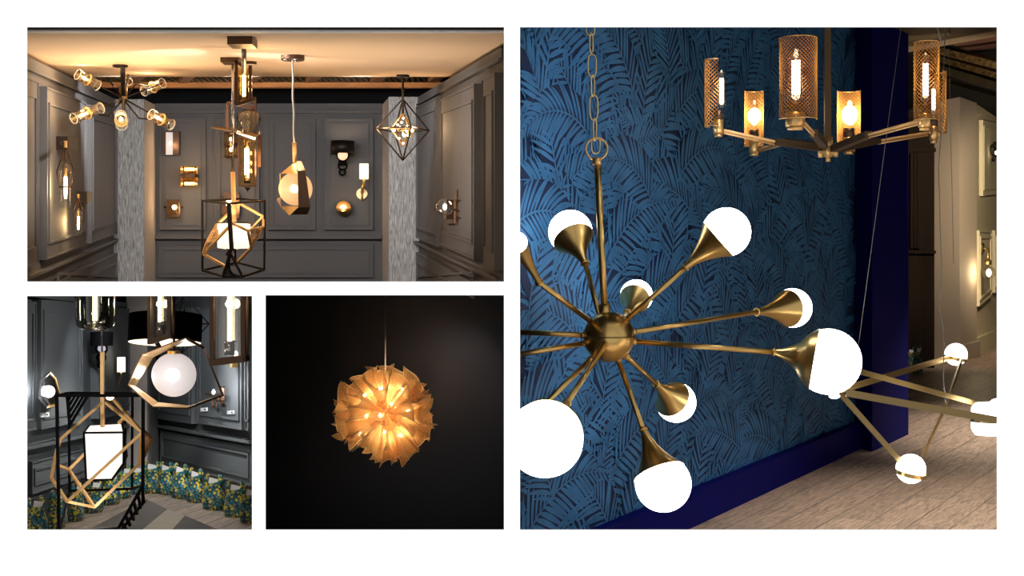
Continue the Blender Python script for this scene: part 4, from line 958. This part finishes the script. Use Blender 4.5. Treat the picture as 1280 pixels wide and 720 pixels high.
# wallpaper wall: front point lies just right of the partition
a0 = blue.a + blue.t*(-.09 if blue.t.x > 0 else .09)
TT = blue.t if blue.t.x > 0 else -blue.t
a0 = V((blue.a.x, blue.a.y, 0)) - TT*.085; LEN = (blue.b - a0).length
def wp(u, v, off=0):      # metres along the wall, metres above the (raked) floor
    p = a0 + TT*u + blue.n*off; return V((p.x, p.y, FZ4(p.y) + v))
HT = 1.9 + 1.75
mb = MB(); q = [wp(0, 0), wp(LEN, 0), wp(LEN, HT), wp(0, HT)]; mb.hexa([p - blue.n*.05 for p in q], q, 0)
g = random.Random(11); LAY = [0.]
def leafq(pts, mi):
    LAY[0] += 0; mb.add([wp(u, v, LAY[0]) for u, v in pts], [list(range(len(pts)))], mi)
def frond(u0, v0, ang, L, bend, wl):
    LAY[0] += .00003; n = 20; path = []; u, v, a = u0, v0, ang
    for i in range(n+1):
        path.append((u, v, a)); u += math.cos(a)*L/n; v += math.sin(a)*L/n; a += bend/n
    def ok(u, v): return -.0 < u < LEN-.002 and .03 < v < HT-.01
    def lens(i): s = i/n; return wl*(.35 + .65*math.sin(PI*min(1, s*1.05+.08))**.7)*(1-.25*s)
    off0 = LAY[0]
    for sd in (1, -1):
        prev = None
        for i in range(2, n+1):
            u, v, a = path[i]; l = lens(i)*.72; b = a + sd*(1.05 - .65*i/n)
            cur = ((u, v), (u+math.cos(b)*l, v+math.sin(b)*l))
            if prev and all(ok(*p) for p in (cur[0], cur[1], prev[0], prev[1])):
                leafq([prev[0], prev[1], cur[1], cur[0]] if sd > 0 else [cur[0], cur[1], prev[1], prev[0]], 0)
            prev = cur
    LAY[0] += .00002
    for sd in (1, -1):
        for i in range(1, n+1):
            u, v, a = path[i]; l = lens(i)*g.uniform(.9, 1.1); b = a + sd*(1.0 - .55*i/n) + g.uniform(-.07, .07); w_ = L/n*.31*g.uniform(.8, 1.15)*(1 if i < n-4 else .7)
            pl, pr = [], []; x, y = u, v; m = 5
            for k in range(m+1):
                ww = w_*(.35, .9, 1, .85, .5, .05)[k]; nx, ny = -math.sin(b), math.cos(b)
                pl.append((x+nx*ww, y+ny*ww)); pr.append((x-nx*ww, y-ny*ww))
                x += math.cos(b)*l/m; y += math.sin(b)*l/m; b += -sd*.035 + .10*math.sin(-PI/2-b)
            pts = pl + pr[::-1]
            if all(ok(*p) for p in pts):
                for k in range(m): leafq([pl[k], pl[k+1], pr[k+1], pr[k]], 1)
    for i in range(n):
        (u, v, a), (u2, v2, a2) = path[i], path[i+1]; ww = .007*(1-.7*i/n); nx, ny = -math.sin(a), math.cos(a)
        pts = [(u+nx*ww, v+ny*ww), (u2+nx*ww, v2+ny*ww), (u2-nx*ww, v2-ny*ww), (u-nx*ww, v-ny*ww)]
        if all(ok(*p) for p in pts): leafq(pts, 1)
NF = 430; 
for i in range(NF):
    k_ = (i*7 % 430); u = -.15 + (k_ % 26 + g.random())/26*(LEN+.3); v = -.35 + (k_//26 + g.random())/17*(HT+.3)
    sd = g.choice((1, -1)); ang = PI/2 - sd*g.uniform(-.1, 1.0)
    frond(u, v, ang, g.uniform(.75, 1.1), -sd*g.uniform(.5, 1.5), g.uniform(.28, .38))
print('fronds', len(mb.f), LAY[0])
wbl = struct('wall_palm', mb, ['leafdark', 'leaf'])
mb = MB(); q = [wp(0, 0, .085), wp(LEN, 0, .085), wp(LEN, .22, .085), wp(0, .22, .085)]; mb.hexa([p - blue.n*.08 for p in q], q); struct('baseboard_blue', mb, 'navy')
# navy pier at the far end
mb = MB(); fa = fl4(1068, 558); fb = fl4(1090, 565); fc = fl4(1135.5, 543)
def up(p, h): return V((p.x, p.y, FZ4(p.y)+h))
fd = fa + (fc-fb) + V((0, .0, 0))
mb.hexa([up(p, -.0) for p in (fa, fb, fc, fd)], [up(p, 1.9+1.65) for p in (fa, fb, fc, fd)]); struct('wall_navy_pier', mb, 'navy')
# dark boarded recess, its bags, pale column, cream wall
mb = MB(); a = P(1100, 360, 18.5); b = P(1168, 360, 18.5)
mb.prism([V((a.x, 18.5, FZ4(18.5))), V((b.x, 18.5, FZ4(18.5))), V((b.x, 18.5, H+2.2)), V((a.x, 18.5, H+2.2))], (0, .05, 0)); wbr = struct('wall_brown', mb, 'brown')
z_ = P(0, 315, 18.4).z; mb = MB(); mb.box(((a.x+b.x)/2, 18.46, z_), (b.x-a.x, .06, .04)); mb.build('chair_rail', 'brown', wbr)
z_ = P(0, 187, 18.4).z; mb = MB(); mb.box(((a.x+b.x)/2, 18.46, z_), (b.x-a.x, .06, .05)); mb.build('cap_moulding', 'brown', wbr)
mb = MB()
for x in (1139.5, 1144, 1148.5): mb.bar(P(x, 192, 18.45), P(x, 310, 18.45), .04)
mb.build('board_strip', 'brown', wbr)
for i, (x, lb) in enumerate(((1138, 'small distant floral gift bag just right of the navy pier edge'), (1147, 'small distant floral gift bag beside the pale plaster column'))):
    o = copy_tree(proto); y = 275 + 3420/18.; dd_ = 18.3-.6*i; p = P(x, 0, dd_); o.location = (p.x, dd_, FZ4(dd_)); o.scale = (1.2, 1.2, 2.2 if i else 1.7); o.rotation_euler = (0, 0, .3*i); o['label'] = lb; o['group'] = 'floral gift bags in the dark recess'
mb = MB(); fA = fl4(1151, 444.5); fB = fl4(1199.5, 451.5); fC = fl4(1221, 446); T = 1.9+1.72
dA = 1800*h4/(444.5-275)
fD = V((fC.x, fC.y+1.0, 0)); fE = V((fA.x, fA.y+1.0, 0))
pts = [fA, fB, fC, fD, fE]
lo = [up(p, 0) for p in pts]; hi = [up(p, T) for p in pts]
mb.add(lo + hi, [[4, 3, 2, 1, 0], [5, 6, 7, 8, 9]] + [[i, (i+1) % 5, (i+1) % 5+5, i+5] for i in range(5)]); colm = struct('wall_pale_column', mb, 'plaster')
mb = MB(); cen = sum(pts, V())/5; pp = [p + (V((p.x, p.y, 0))-V((cen.x, cen.y, 0))).normalized()*.05 for p in pts]
mb.add([up(p, .001) for p in pp] + [up(p, .22) for p in pp], [[4, 3, 2, 1, 0], [5, 6, 7, 8, 9]] + [[i, (i+1) % 5, (i+1) % 5+5, i+5] for i in range(5)]); mb.build('plinth', 'plaster', colm)
cw = Wall((1219, 20.3), (1250, 22.3), (5., 15.))
def cream_wall():
    mb = MB(); a = P(1216, 360, cw.hit(1216, 300).y); e = cw.hit(1300, 300)
    q = [V((a.x, a.y, FZ4(a.y))), V((e.x, e.y, FZ4(e.y))), V((e.x, e.y, FZ4(e.y)+1.9+1.63)), V((a.x, a.y, FZ4(a.y)+1.9+1.63))]
    mb.hexa([p - cw.n*.05 for p in q], q); return struct('wall_cream', mb, 'cream')
cwo = cream_wall()
mb = MB(); cw.slab(mb, [(1216, 424), (1260, 404), (1260, 424), (1216, 445)], .04); mb.build('skirting', 'cream', cwo)
mb = MB(); cw.slab(mb, [(1216, 131), (1260, 142), (1260, 152), (1216, 142)], .05); mb.build('cap_moulding', 'cream', cwo)
cw.panel([(1224, 150), (1250, 156), (1250, 242), (1224, 245)], cwo, 'cream', .04, .08, .02)
cw.panel([(1219.5, 288), (1235.5, 289), (1235.5, 370), (1219.5, 383)], cwo, 'cream', .04, .08, .02)
cw.panel([(1239.5, 288), (1258, 289), (1258, 352), (1239.5, 366)], cwo, 'cream', .04, .08, .02)
t = thing('sconce', 'brass arm wall lamp with a bare round bulb on the cream wall', 'wall lamp', cw.hit(1229, 309, .05))
mb = MB(); c = cw.hit(1227, 310, .045); mb.lathe([(0, 0), (.07, 0), (.07, .03), (0, .03)], c, cw.n, 20); mb.build('backplate', 'brass', t)
mb = MB(); mb.tube([c, cw.hit(1232, 310.5, .15), cw.hit(1235, 313, .22), cw.hit(1235.3, 325, .22)], .016, 8); mb.tube([cw.hit(1235.3, 325, .22), cw.hit(1235.3, 331, .22)], .045, 10); mb.build('arm', 'brass', t)
mb = MB(); c = cw.hit(1236, 341, .22); mb.ball(c, .09, 20); mb.build('bulb_glass', 'clear', t)
mb = MB(); mb.ball(c, .035, 12, sq=(1, 1, 1.6)); mb.build('bulb', 'fil2', t); lamp(c + V((-.15, -.2, 0)), 6, (1, .8, .5), .05, parent=t)
t = thing('sconce', 'dark curled wall ornament on the upper cream panel at the right edge', 'wall lamp', cw.hit(1243, 190, .07))
mb = MB(); mb.ring(cw.hit(1243, 187, .1), (0, 1, 0), .06, .02); mb.tube([cw.hit(1244, 178, .1), cw.hit(1245, 192, .1), cw.hit(1242, 200, .1)], .025, 8); mb.build('scroll', 'blackm', t)
mb = MB(); mb.ball(cw.hit(1246, 191, .15), .03, 12); mb.build('bulb', 'fil2', t)
# ceiling structure of the far hall
def beam(a, b, w_, h_, mat, lb, dz=0):
    mb = MB(); A = P(*a); B = P(*b); mb.bar(A, B, w_, h_, (0, 0, 1)); tag(mb.build('ceiling_beam', mat, None, (A+B)/2), lb, 'beam')
beigem = pbr('dusty beige beam', srgb(128, 108, 84), .8); MAT['beige'] = beigem
brownm = pbr('brown steel beam', srgb(92, 78, 56), .7, var=.3, scale=(3, 3, 3)); MAT['brownbeam'] = brownm
beam((1090, 60, 14.5), (1275, 24, 12.5), .25, .17, 'beige', 'broad beige beam crossing above the right end of the hanging chandelier')
for i, (a, b, w_, h_, mt) in enumerate((((1168, 60, 15), (1290, 91, 13.5), .2, .07, 'deck'), ((1168, 70, 16), (1290, 104, 14.3), .22, .06, 'deck'), ((1160, 79, 17), (1290, 118, 15), .25, .09, 'brownbeam'), ((1150, 92, 18), (1290, 130, 16), .12, .03, 'brass'), ((1105, 44, 13.5), (1190, 37, 13.2), .3, .1, 'brownbeam'))):
    beam(a, b, w_, h_, mt, ['upper speckled deck rib sloping down to the right edge', 'lower speckled deck rib under the upper one', 'brown steel beam below the speckled ribs', 'thin brass coloured conduit under the brown beam', 'short brown beam at the top of the navy pier'][i])
mb = MB(); mb.prism([P(1090, 20, 16), P(1300, 20, 16), P(1300, 70, 22), P(1090, 70, 22)], (0, 0, .05)); struct('ceiling_deck', mb, MAT['brownbeam'])
mb = MB(); mb.prism([P(1190, 56, 14.2), P(1250, 48, 13.8), P(1250, 62, 15.5), P(1215, 66, 16)], (0, 0, .03)); tag(mb.build('roof_panel', pbr('dull red brown panel', srgb(104, 66, 50), .8), None, P(1220, 58, 15)), 'dull red brown roof panel beneath the broad beige beam', 'roof panel')

# ---- brass globe sputnik
d0 = 6.6
hub = P(761, 421, d0)
t = thing('globe_chandelier', 'large brass chandelier with trumpet cups holding white glass globes', 'chandelier', hub)
mb = MB(); mb.ball(hub, M_(32, d0), 48); mb.build('hub', 'brass', t)
mb = MB(); mb.ring(hub, (0, 0, 1), M_(32.2, d0), .0035, 56, k=6); mb.build('hub_seam', 'brassd', t)
mb = MB()
mb.tube([P(746.5, 200, d0), P(756, 396, d0)], M_(4.3, d0), 16); mb.tube([P(755, 380, d0), P(757, 398, d0)], M_(7, d0), 16); mb.build('stem', 'brass', t)
mb = MB(); mb.ring(P(745.5, 186, d0), (0, 1, 0), M_(13.5, d0), M_(1.4, d0), 40); mb.tube([P(746, 206, d0), P(745.7, 197, d0)], M_(5.5, d0), 14); mb.build('loop', 'gold', t)
mb = MB(); ch_ = [(738, 30, 44), (739, 41, 66), (740, 68, 96), (741, 94, 121), (742, 119, 150), (743.5, 148, 176), (744.5, 172, 192)]
for k, (x, y0, y1) in enumerate(ch_):
    wpx = 5.2 if k % 2 == 0 else 2.2; hw = M_(wpx, d0); dep = M_(5.5-wpx+1.2, d0); c0 = P(x, (y0+y1)/2, d0); hh = M_((y1-y0)/2, d0)
    pts = []
    for i in range(24):
        a = 2*PI*i/24; cx, sz = math.cos(a), math.sin(a)
        pts.append(c0 + V((cx*hw, cx*dep*(1 if k % 2 else .1), (abs(sz)**.5)*(1 if sz > 0 else -1)*hh)))
    mb.tube(pts, M_(.9, d0), 6, 0, True)
mb.build('chain', 'chainm', t)
GL = [  # globe px, radius px, depth, neck px, hub px, neck depth override
 (713, 290, 27.5, 7.0, 731, 329, 750, 396, None), (908, 290, 30.5, 6.5, 857, 334, 782, 401, None), (795.5, 370, 20.5, 7.6, 784, 391, 775, 402, 7.42),
 (990.5, 385, 24.5, 7.6, 946, 390, 792, 415, None), (1035.5, 452, 41, 6.4, 968, 440, 793, 427, None), (845, 503, 25, 7.35, 820, 480, 784, 446, 7.2),
 (829, 605, 35, 6.3, 804, 537, 773, 451, None), (681, 549, 48, 5.32, 709, 503, 757, 430, None), (646, 303, 13.2, 5.9, 674, 353, 741, 404, None)]
for gx, gy, gr, gd, nx, ny, hx, hy, nd in GL:
    if nd is None:
        f_ = math.hypot(nx-761, ny-421)/math.hypot(gx-761, gy-421); nd = d0 + (gd-d0)*f_*.97
    G_ = P(gx, gy, gd); Nk = P(nx, ny, nd); Hb = P(hx, hy, d0-(.11 if gx == 681 else 0)); r = M_(gr, gd)
    ax = (G_-Nk).normalized(); Lc = (G_-Nk).length - .42*r; R = r*.95
    arm = MB(); dv = perp(Nk-Hb)[0]*M_(1.5, d0); dv2 = V((dv.z, 0, -dv.x)) if False else dv
    arm.tube([Hb, Nk], M_(3.3, d0), 16); arm.ball(Hb, M_(4.5, d0), 12); ao = arm.build('arm', 'brass', t)
    cup = MB(); prof = [(M_(3.8, nd), 0)]
    for i in range(1, 15):
        s_ = i/14.; xx = (G_-Nk).length - Lc*s_; sp_ = math.sqrt(max(0, (r*1.012)**2 - xx*xx)); prof.append((max(sp_, M_(3.8, nd) + (R - M_(3.8, nd))*(.3*s_ + .7*s_**2.1)), Lc*s_))
    cup.lathe(prof, Nk, ax, 48); cup.ring(Nk, ax, M_(4.2, nd), M_(1.6, nd), 20, k=6)
    cup.build('trumpet_cup', 'brass', ao)
    gb = MB(); gb.ball(G_, r, 48); gb.build('glass_globe', 'opal' if gr > 13 else 'opal2', ao)
for (x, y, hx, hy, dd) in ((637, 414.5, 729, 419, 6.7), (637, 445, 731, 429, 6.5), (683, 503, 738, 449, 6.4)):
    arm = MB(); arm.tube([P(hx, hy, d0), P(x, y, dd)], M_(3.3, d0), 16); arm.ball(P(hx, hy, d0), M_(4.5, d0), 12); arm.build('arm', 'brass', t)

# ---- chandelier with perforated shades
dh = 7.3
t = thing('shade_chandelier', 'brass and bronze chandelier with upright perforated metal half shades around clear bulbs', 'chandelier', P(1035, 190, dh))
mb = MB(); mb.bar(P(1034, 28, dh), P(1034.5, 172, dh), M_(8, dh), M_(6, dh)); mb.build('stem', 'sleeve', t)
mb = MB(); mb.tube([P(1035, 171, dh), P(1035, 196, dh)], M_(6, dh), 16)
for a in range(6): mb.tube([P(1035, 183, dh)+V((math.cos(a*PI/3+.3)*M_(11, dh), math.sin(a*PI/3+.3)*M_(11, dh), .0)), P(1035, 196, dh)+V((math.cos(a*PI/3+.3)*M_(11, dh), math.sin(a*PI/3+.3)*M_(11, dh), 0))], M_(3, dh), 10)
mb.tube([P(1035, 196, dh), P(1035, 202, dh)], M_(3, dh), 10); mb.disc(P(1035, 193, dh), (0, 0, 1), M_(13, dh), .015); mb.build('hub', 'gold', t)
def half_shade(c, R, Hh, a0, a1, mat, dense):
    n = int((a1-a0)*R/ dense); m = int(Hh/dense); mb = MB(); vs = []
    me_v, me_f = [], []
    for j in range(m+1):
        for i in range(n+1):
            a = a0+(a1-a0)*i/n; me_v.append(c + V((math.cos(a)*R, math.sin(a)*R, Hh*j/m)))
    idx = lambda i, j: j*(n+1)+i
    for j in range(0, m-1):
        for i in range(1, n):
            if (i+j) % 2 == 0 and j+2 <= m: me_f.append([idx(i, j), idx(i+1, j+1), idx(i, j+2), idx(i-1, j+1)])
    mb.add(me_v, me_f); return mb
def shade_lamp(x, ytop, ybot, wpx, dd, bx, a0, a1, solid=False, cupx=None, bw=None):
    cx = cupx or x; R = M_(wpx/2, dd); Hh = M_(ybot-ytop, dd); c = P(x, ybot, dd)
    mb = MB(); mb.tube([P(cx, ybot-8, dd), P(cx, ybot+9, dd)], R*.52, 20); mb.tube([P(cx, ybot+9, dd), P(cx, ybot+13, dd)], R*.42, 20); cup = mb.build('cup', 'gold', t)
    mb = MB(); mb.tube([P(cx, ybot-24*Hh/.36*.9, dd), P(cx, ybot-8, dd)], R*.5, 18); mb.build('socket', 'bronze2', cup)
    if solid:
        mb = MB(); mb.lathe([(R, 0), (R, Hh)], c, (0, 0, 1), 28, a0=PI*.95, a1=PI*2.05); mb.build('shade', 'glow', t)  # bright inside of the shade put in as its own amber glow
    mb = half_shade(c, R, Hh, a0, a1, None, M_(2.4, dd)); o = mb.build('perforated_shade', 'meshm', t)
    md = o.modifiers.new('wire', 'WIREFRAME'); md.thickness = M_(1.1, dd); md.use_even_offset = False; md.use_boundary = True
    mb = MB()
    for z in (0, Hh): mb.tube([c + V((math.cos(a0+(a1-a0)*i/20)*R, math.sin(a0+(a1-a0)*i/20)*R, z)) for i in range(21)], M_(.7, dd), 6)
    mb.bar(c, P(cx, ybot+3, dd), .01, .03); mb.build('shade_rim', 'gold', o)
    bt = P(bx, ybot-26, dd); tp = P(bx, ytop+12, dd); Lb = tp.z-bt.z
    mb = MB(); br = R*.4; mb.lathe([(br*.75, -.01), (br, Lb*.15), (br, Lb*.8), (br*.7, Lb*.93), (0, Lb)], bt, n=20); mb.build('bulb_glass', 'clear', t)
    mb = MB()
    if solid: mb.ball(bt + V((0, 0, Lb*.36)), R*.66, 20, sq=(1, 1, 1.25))  # ball enlarged to stand in for the bulb's glare
    else: mb.tube([bt + V((0, 0, Lb*.08)), bt + V((0, 0, Lb*.75))], br*.55, 10)
    mb.build('bulb', 'filh', t)
    lamp(bt + V((0, -R*.6, Lb*.5)), .5, (1, .72, .4), .02, parent=t)
D = dict(s1=7.0, s2=8.4, s3=6.1, s4=8.8, s5=6.3, s6=7.9)
shade_lamp(893, 75, 158, 24, D['s1'], 902, 1.9, 5.0, cupx=898)
shade_lamp(942.5, 113, 182, 24, D['s2'], 943, .4, 2.74, True)
shade_lamp(997.5, 48, 149, 47, D['s3'], 995, -PI, 0.02, cupx=994)
shade_lamp(1061, 113, 180, 29, D['s4'], 1062, .4, 2.74, True)
shade_lamp(1158, 53, 150, 31, D['s5'], 1157, -PI-.1, .15, cupx=1156)
shade_lamp(1173, 90, 166, 19, D['s6'], 1167, -1.3, 1.9, cupx=1167)
for (x1, y1, x2, y2, xe, ye, dd) in ((1026, 185, 968, 177, 905, 163, D['s1']), (1030, 184, 985, 176, 948, 187, D['s2']), (1030, 181, 1017, 166, 1002, 150, D['s3']), (1040, 184, 1050, 182, 1061, 186, D['s4']), (1042, 186, 1086, 168, 1150, 151, D['s5']), (1042, 188, 1098, 176, 1160, 166, D['s6'])):
    p0 = P(x1, y1, dh+(dd-dh)*.08); p1 = P(x2, y2, dh+(dd-dh)*.45); p2 = P(xe, ye, dd)
    mb = MB(); mb.tube([p0, p1, p2], M_(1.9, dh), 8); mb.tube([p1 - V((0, 0, M_(3.6, dh))), p2 - V((0, 0, M_(3.2, dh)))], M_(1.2, dh), 6); o = mb.build('arm', 'goldp', t)
    mb = MB(); mb.bar(p0, p1, M_(9, dh), M_(8, dh), (0, 0, 1)); mb.build('sleeve', 'sleeve', o)

# ---- brass bar chandelier
t = thing('bar_chandelier', 'low hanging chandelier of flat brass bars joined by small white globes at lower right', 'chandelier', P(1138, 600, 6.7))
mb = MB()
bars = [((1045, 486, 6.6), (1130, 582, 6.7), 7, 2.2, 'brassd'), ((1150, 577, 6.7), (1184, 505, 7.4), 5, 2, 'brass'), ((1183, 506, 7.4), (1203, 446, 8.2), 8, 2.2, 'brassd'),
        ((1066, 462, 6.6), (1262, 516, 7.6), 7, 2.2, 'brass'), ((1058, 491, 6.5), (1262, 528, 6.6), 9, 2.2, 'brassd'), ((1050, 488, 6.8), (1190, 446, 8.2), 8, 2.2, 'brass')]
for a, b, hh, ww, mt in bars:
    mb = MB(); mb.bar(P(*a), P(*b), M_(ww, a[2]), M_(hh, a[2]), (0, 0, 1)); mb.build('bar', mt, t)
def node(x, y, r, dd, squash=1., band=True):
    mb = MB(); c = P(x, y, dd); R = M_(r, dd); mb.ball(c, R, 28, sq=(1, 1, squash)); mb.build('glass_globe', 'opal2', t)
    if band: mb = MB(); mb.lathe([(R*1.03, -R*.22), (R*1.03, R*.06)], c - V((0, 0, R*.25)), (.18, -.1, 1), 32); mb.build('band', 'brass', t)
node(1138.5, 586, 18.5, 6.7); node(1195, 443, 14, 8.2)
mb = MB(); c = P(1237, 523, 6.9); R = M_(22, 6.9); mb.lathe([(0, -R*1.0), (R*.8, -R*.93), (R, -R*.6), (R, R*.6), (R*.8, R*.86), (0, R*.95)], c, n=32); mb.build('glass_globe', 'opal2', t)
mb = MB(); c2 = P(1246, 508, 7.3); mb.ball(c2, M_(10, 7.3), 20); mb.build('glass_globe', 'opal2', t)
mb = MB(); mb.lathe([(R*1.03, -R*.2), (R*1.03, R*.22)], c, n=32); mb.build('band', 'brassd', t)
mb = MB(); mb.ball(P(1043, 495, 6.55), M_(6, 6.5), 16, sq=(1.2, 1, .6)); mb.ball(P(1035, 486, 6.55), M_(3.5, 6.5), 12); mb.build('glass_globe', 'opal2', t)
mb = MB(); mb.tube([P(1074, 425, 6.9), P(1092, 290, 6.9), P(1127, 28, 6.9)], M_(.38, 6.9), 6); mb.tube([P(1074, 425, 6.9), P(1062, 470, 6.8)], M_(.38, 6.9), 6)
mb.tube([P(1170, 28, 7.4), P(1177, 55, 7.4)], M_(1, 7.4), 6)
mb.tube([P(1182, 28, 8.), P(1176, 170, 8.), P(1173, 210, 8.), P(1174.5, 250, 8), P(1175, 285, 8.), P(1177, 330, 8), P(1176, 360, 8), P(1174, 385, 8), P(1179, 410, 8), P(1180, 440, 8), P(1179, 470, 8), P(1182, 505, 7.5)], M_(.6, 8), 6)
mb.tube([P(1186, 60, 8.), P(1192, 330, 8.1)], M_(.4, 8), 5)
mb.build('suspension_wire', 'cable', t)

# ================================================================== added fill spots, out of view, that brighten the rooms
def spot(loc, tgt, w_, col, size=1.2, blend=.8, r=.06):
    l = lamp(loc, w_, col, r, 'fill_spot', 'SPOT'); l.data.spot_size = size; l.data.spot_blend = blend; aim(l, tgt); return l
LK[0] = 1.
# upper left room
for x, tx in ((-2.15, 225), (-1.45, 330), (-.8, 440)): spot((x, 7.75, H+1.1), P(tx, 300, 10.5), 48, (1, .97, .95), 1.9, .9, .02)
spot((-1.3, 6.1, H+.98), P(75, 230, 7.4), 60, (1, .92, .86), 1.5, .9, .02); spot((-1.3, 6.3, H+.99), P(590, 230, 7.4), 60, (1, .9, .82), 1.5, .9, .02)
spot((-1.9, 7.6, H+1.08), P(161, 260, 9.84), 14, (1, .98, .96), 1.0, .9, .02); spot((-1.0, 7.6, H+1.08), P(505, 240, 9.54), 16, (1, .98, .96), 1.0, .9, .02)
for x in (-1.7, -.6): spot((x, 6.3, H+.04), V((x, 6.5, H+1)), 26, (1, .82, .6), 2.6, 1., .03)  # unseen warm uplights added to brighten the ceiling board
# lower left room
spot((-1.5, 7.5, H-.04), P(60, 600, 8.2), 30, (1, .96, .92), 2.2, r=.01); spot((-2.25, 7.9, H-.04), P(270, 600, 8.8), 34, (.93, .95, 1), 2.2, r=.01); spot((-1.75, 6.9, H-.035), fl3(190, 650), 430, (1, .95, .9), 1.7, r=.01)
spot((-2.4, 5.25, H-.04), P(130, 570, 6.3), 40, (1, .93, .85), .9, r=.02)
spot((-1.95, 8.3, H-.04), fl3(215, 640), 90, (1, .96, .92), 2.0, r=.01)
# right room
spot((1.2, 6., H+1.7), P(740, 280, 7.8), 60, (.9, .95, 1), 1.1)
spot((3.3, 8.6, H+1.9), V((3.5, 8.7, 0)), 520, (1, .92, .85), 1.45); spot((5.2, 12.5, H+1.9), V((5.3, 12.6, 0)), 650, (1, .92, .84), 1.5); spot((1.9, 6.6, H-.05), V((2.1, 7.9, 0)), 90, (1, .92, .85), 1.6)
spot((5.2, 15.5, H+1.6), P(1185, 300, 19.7), 400, (1, .86, .72), 1.3); spot((6.0, 16.5, H+1.6), P(1238, 300, 21.3), 450, (1, .86, .62), 1.0)
spot((3.8, 12, H+.2), P(1215, 75, 15), 260, (1, .86, .66), 1.2)
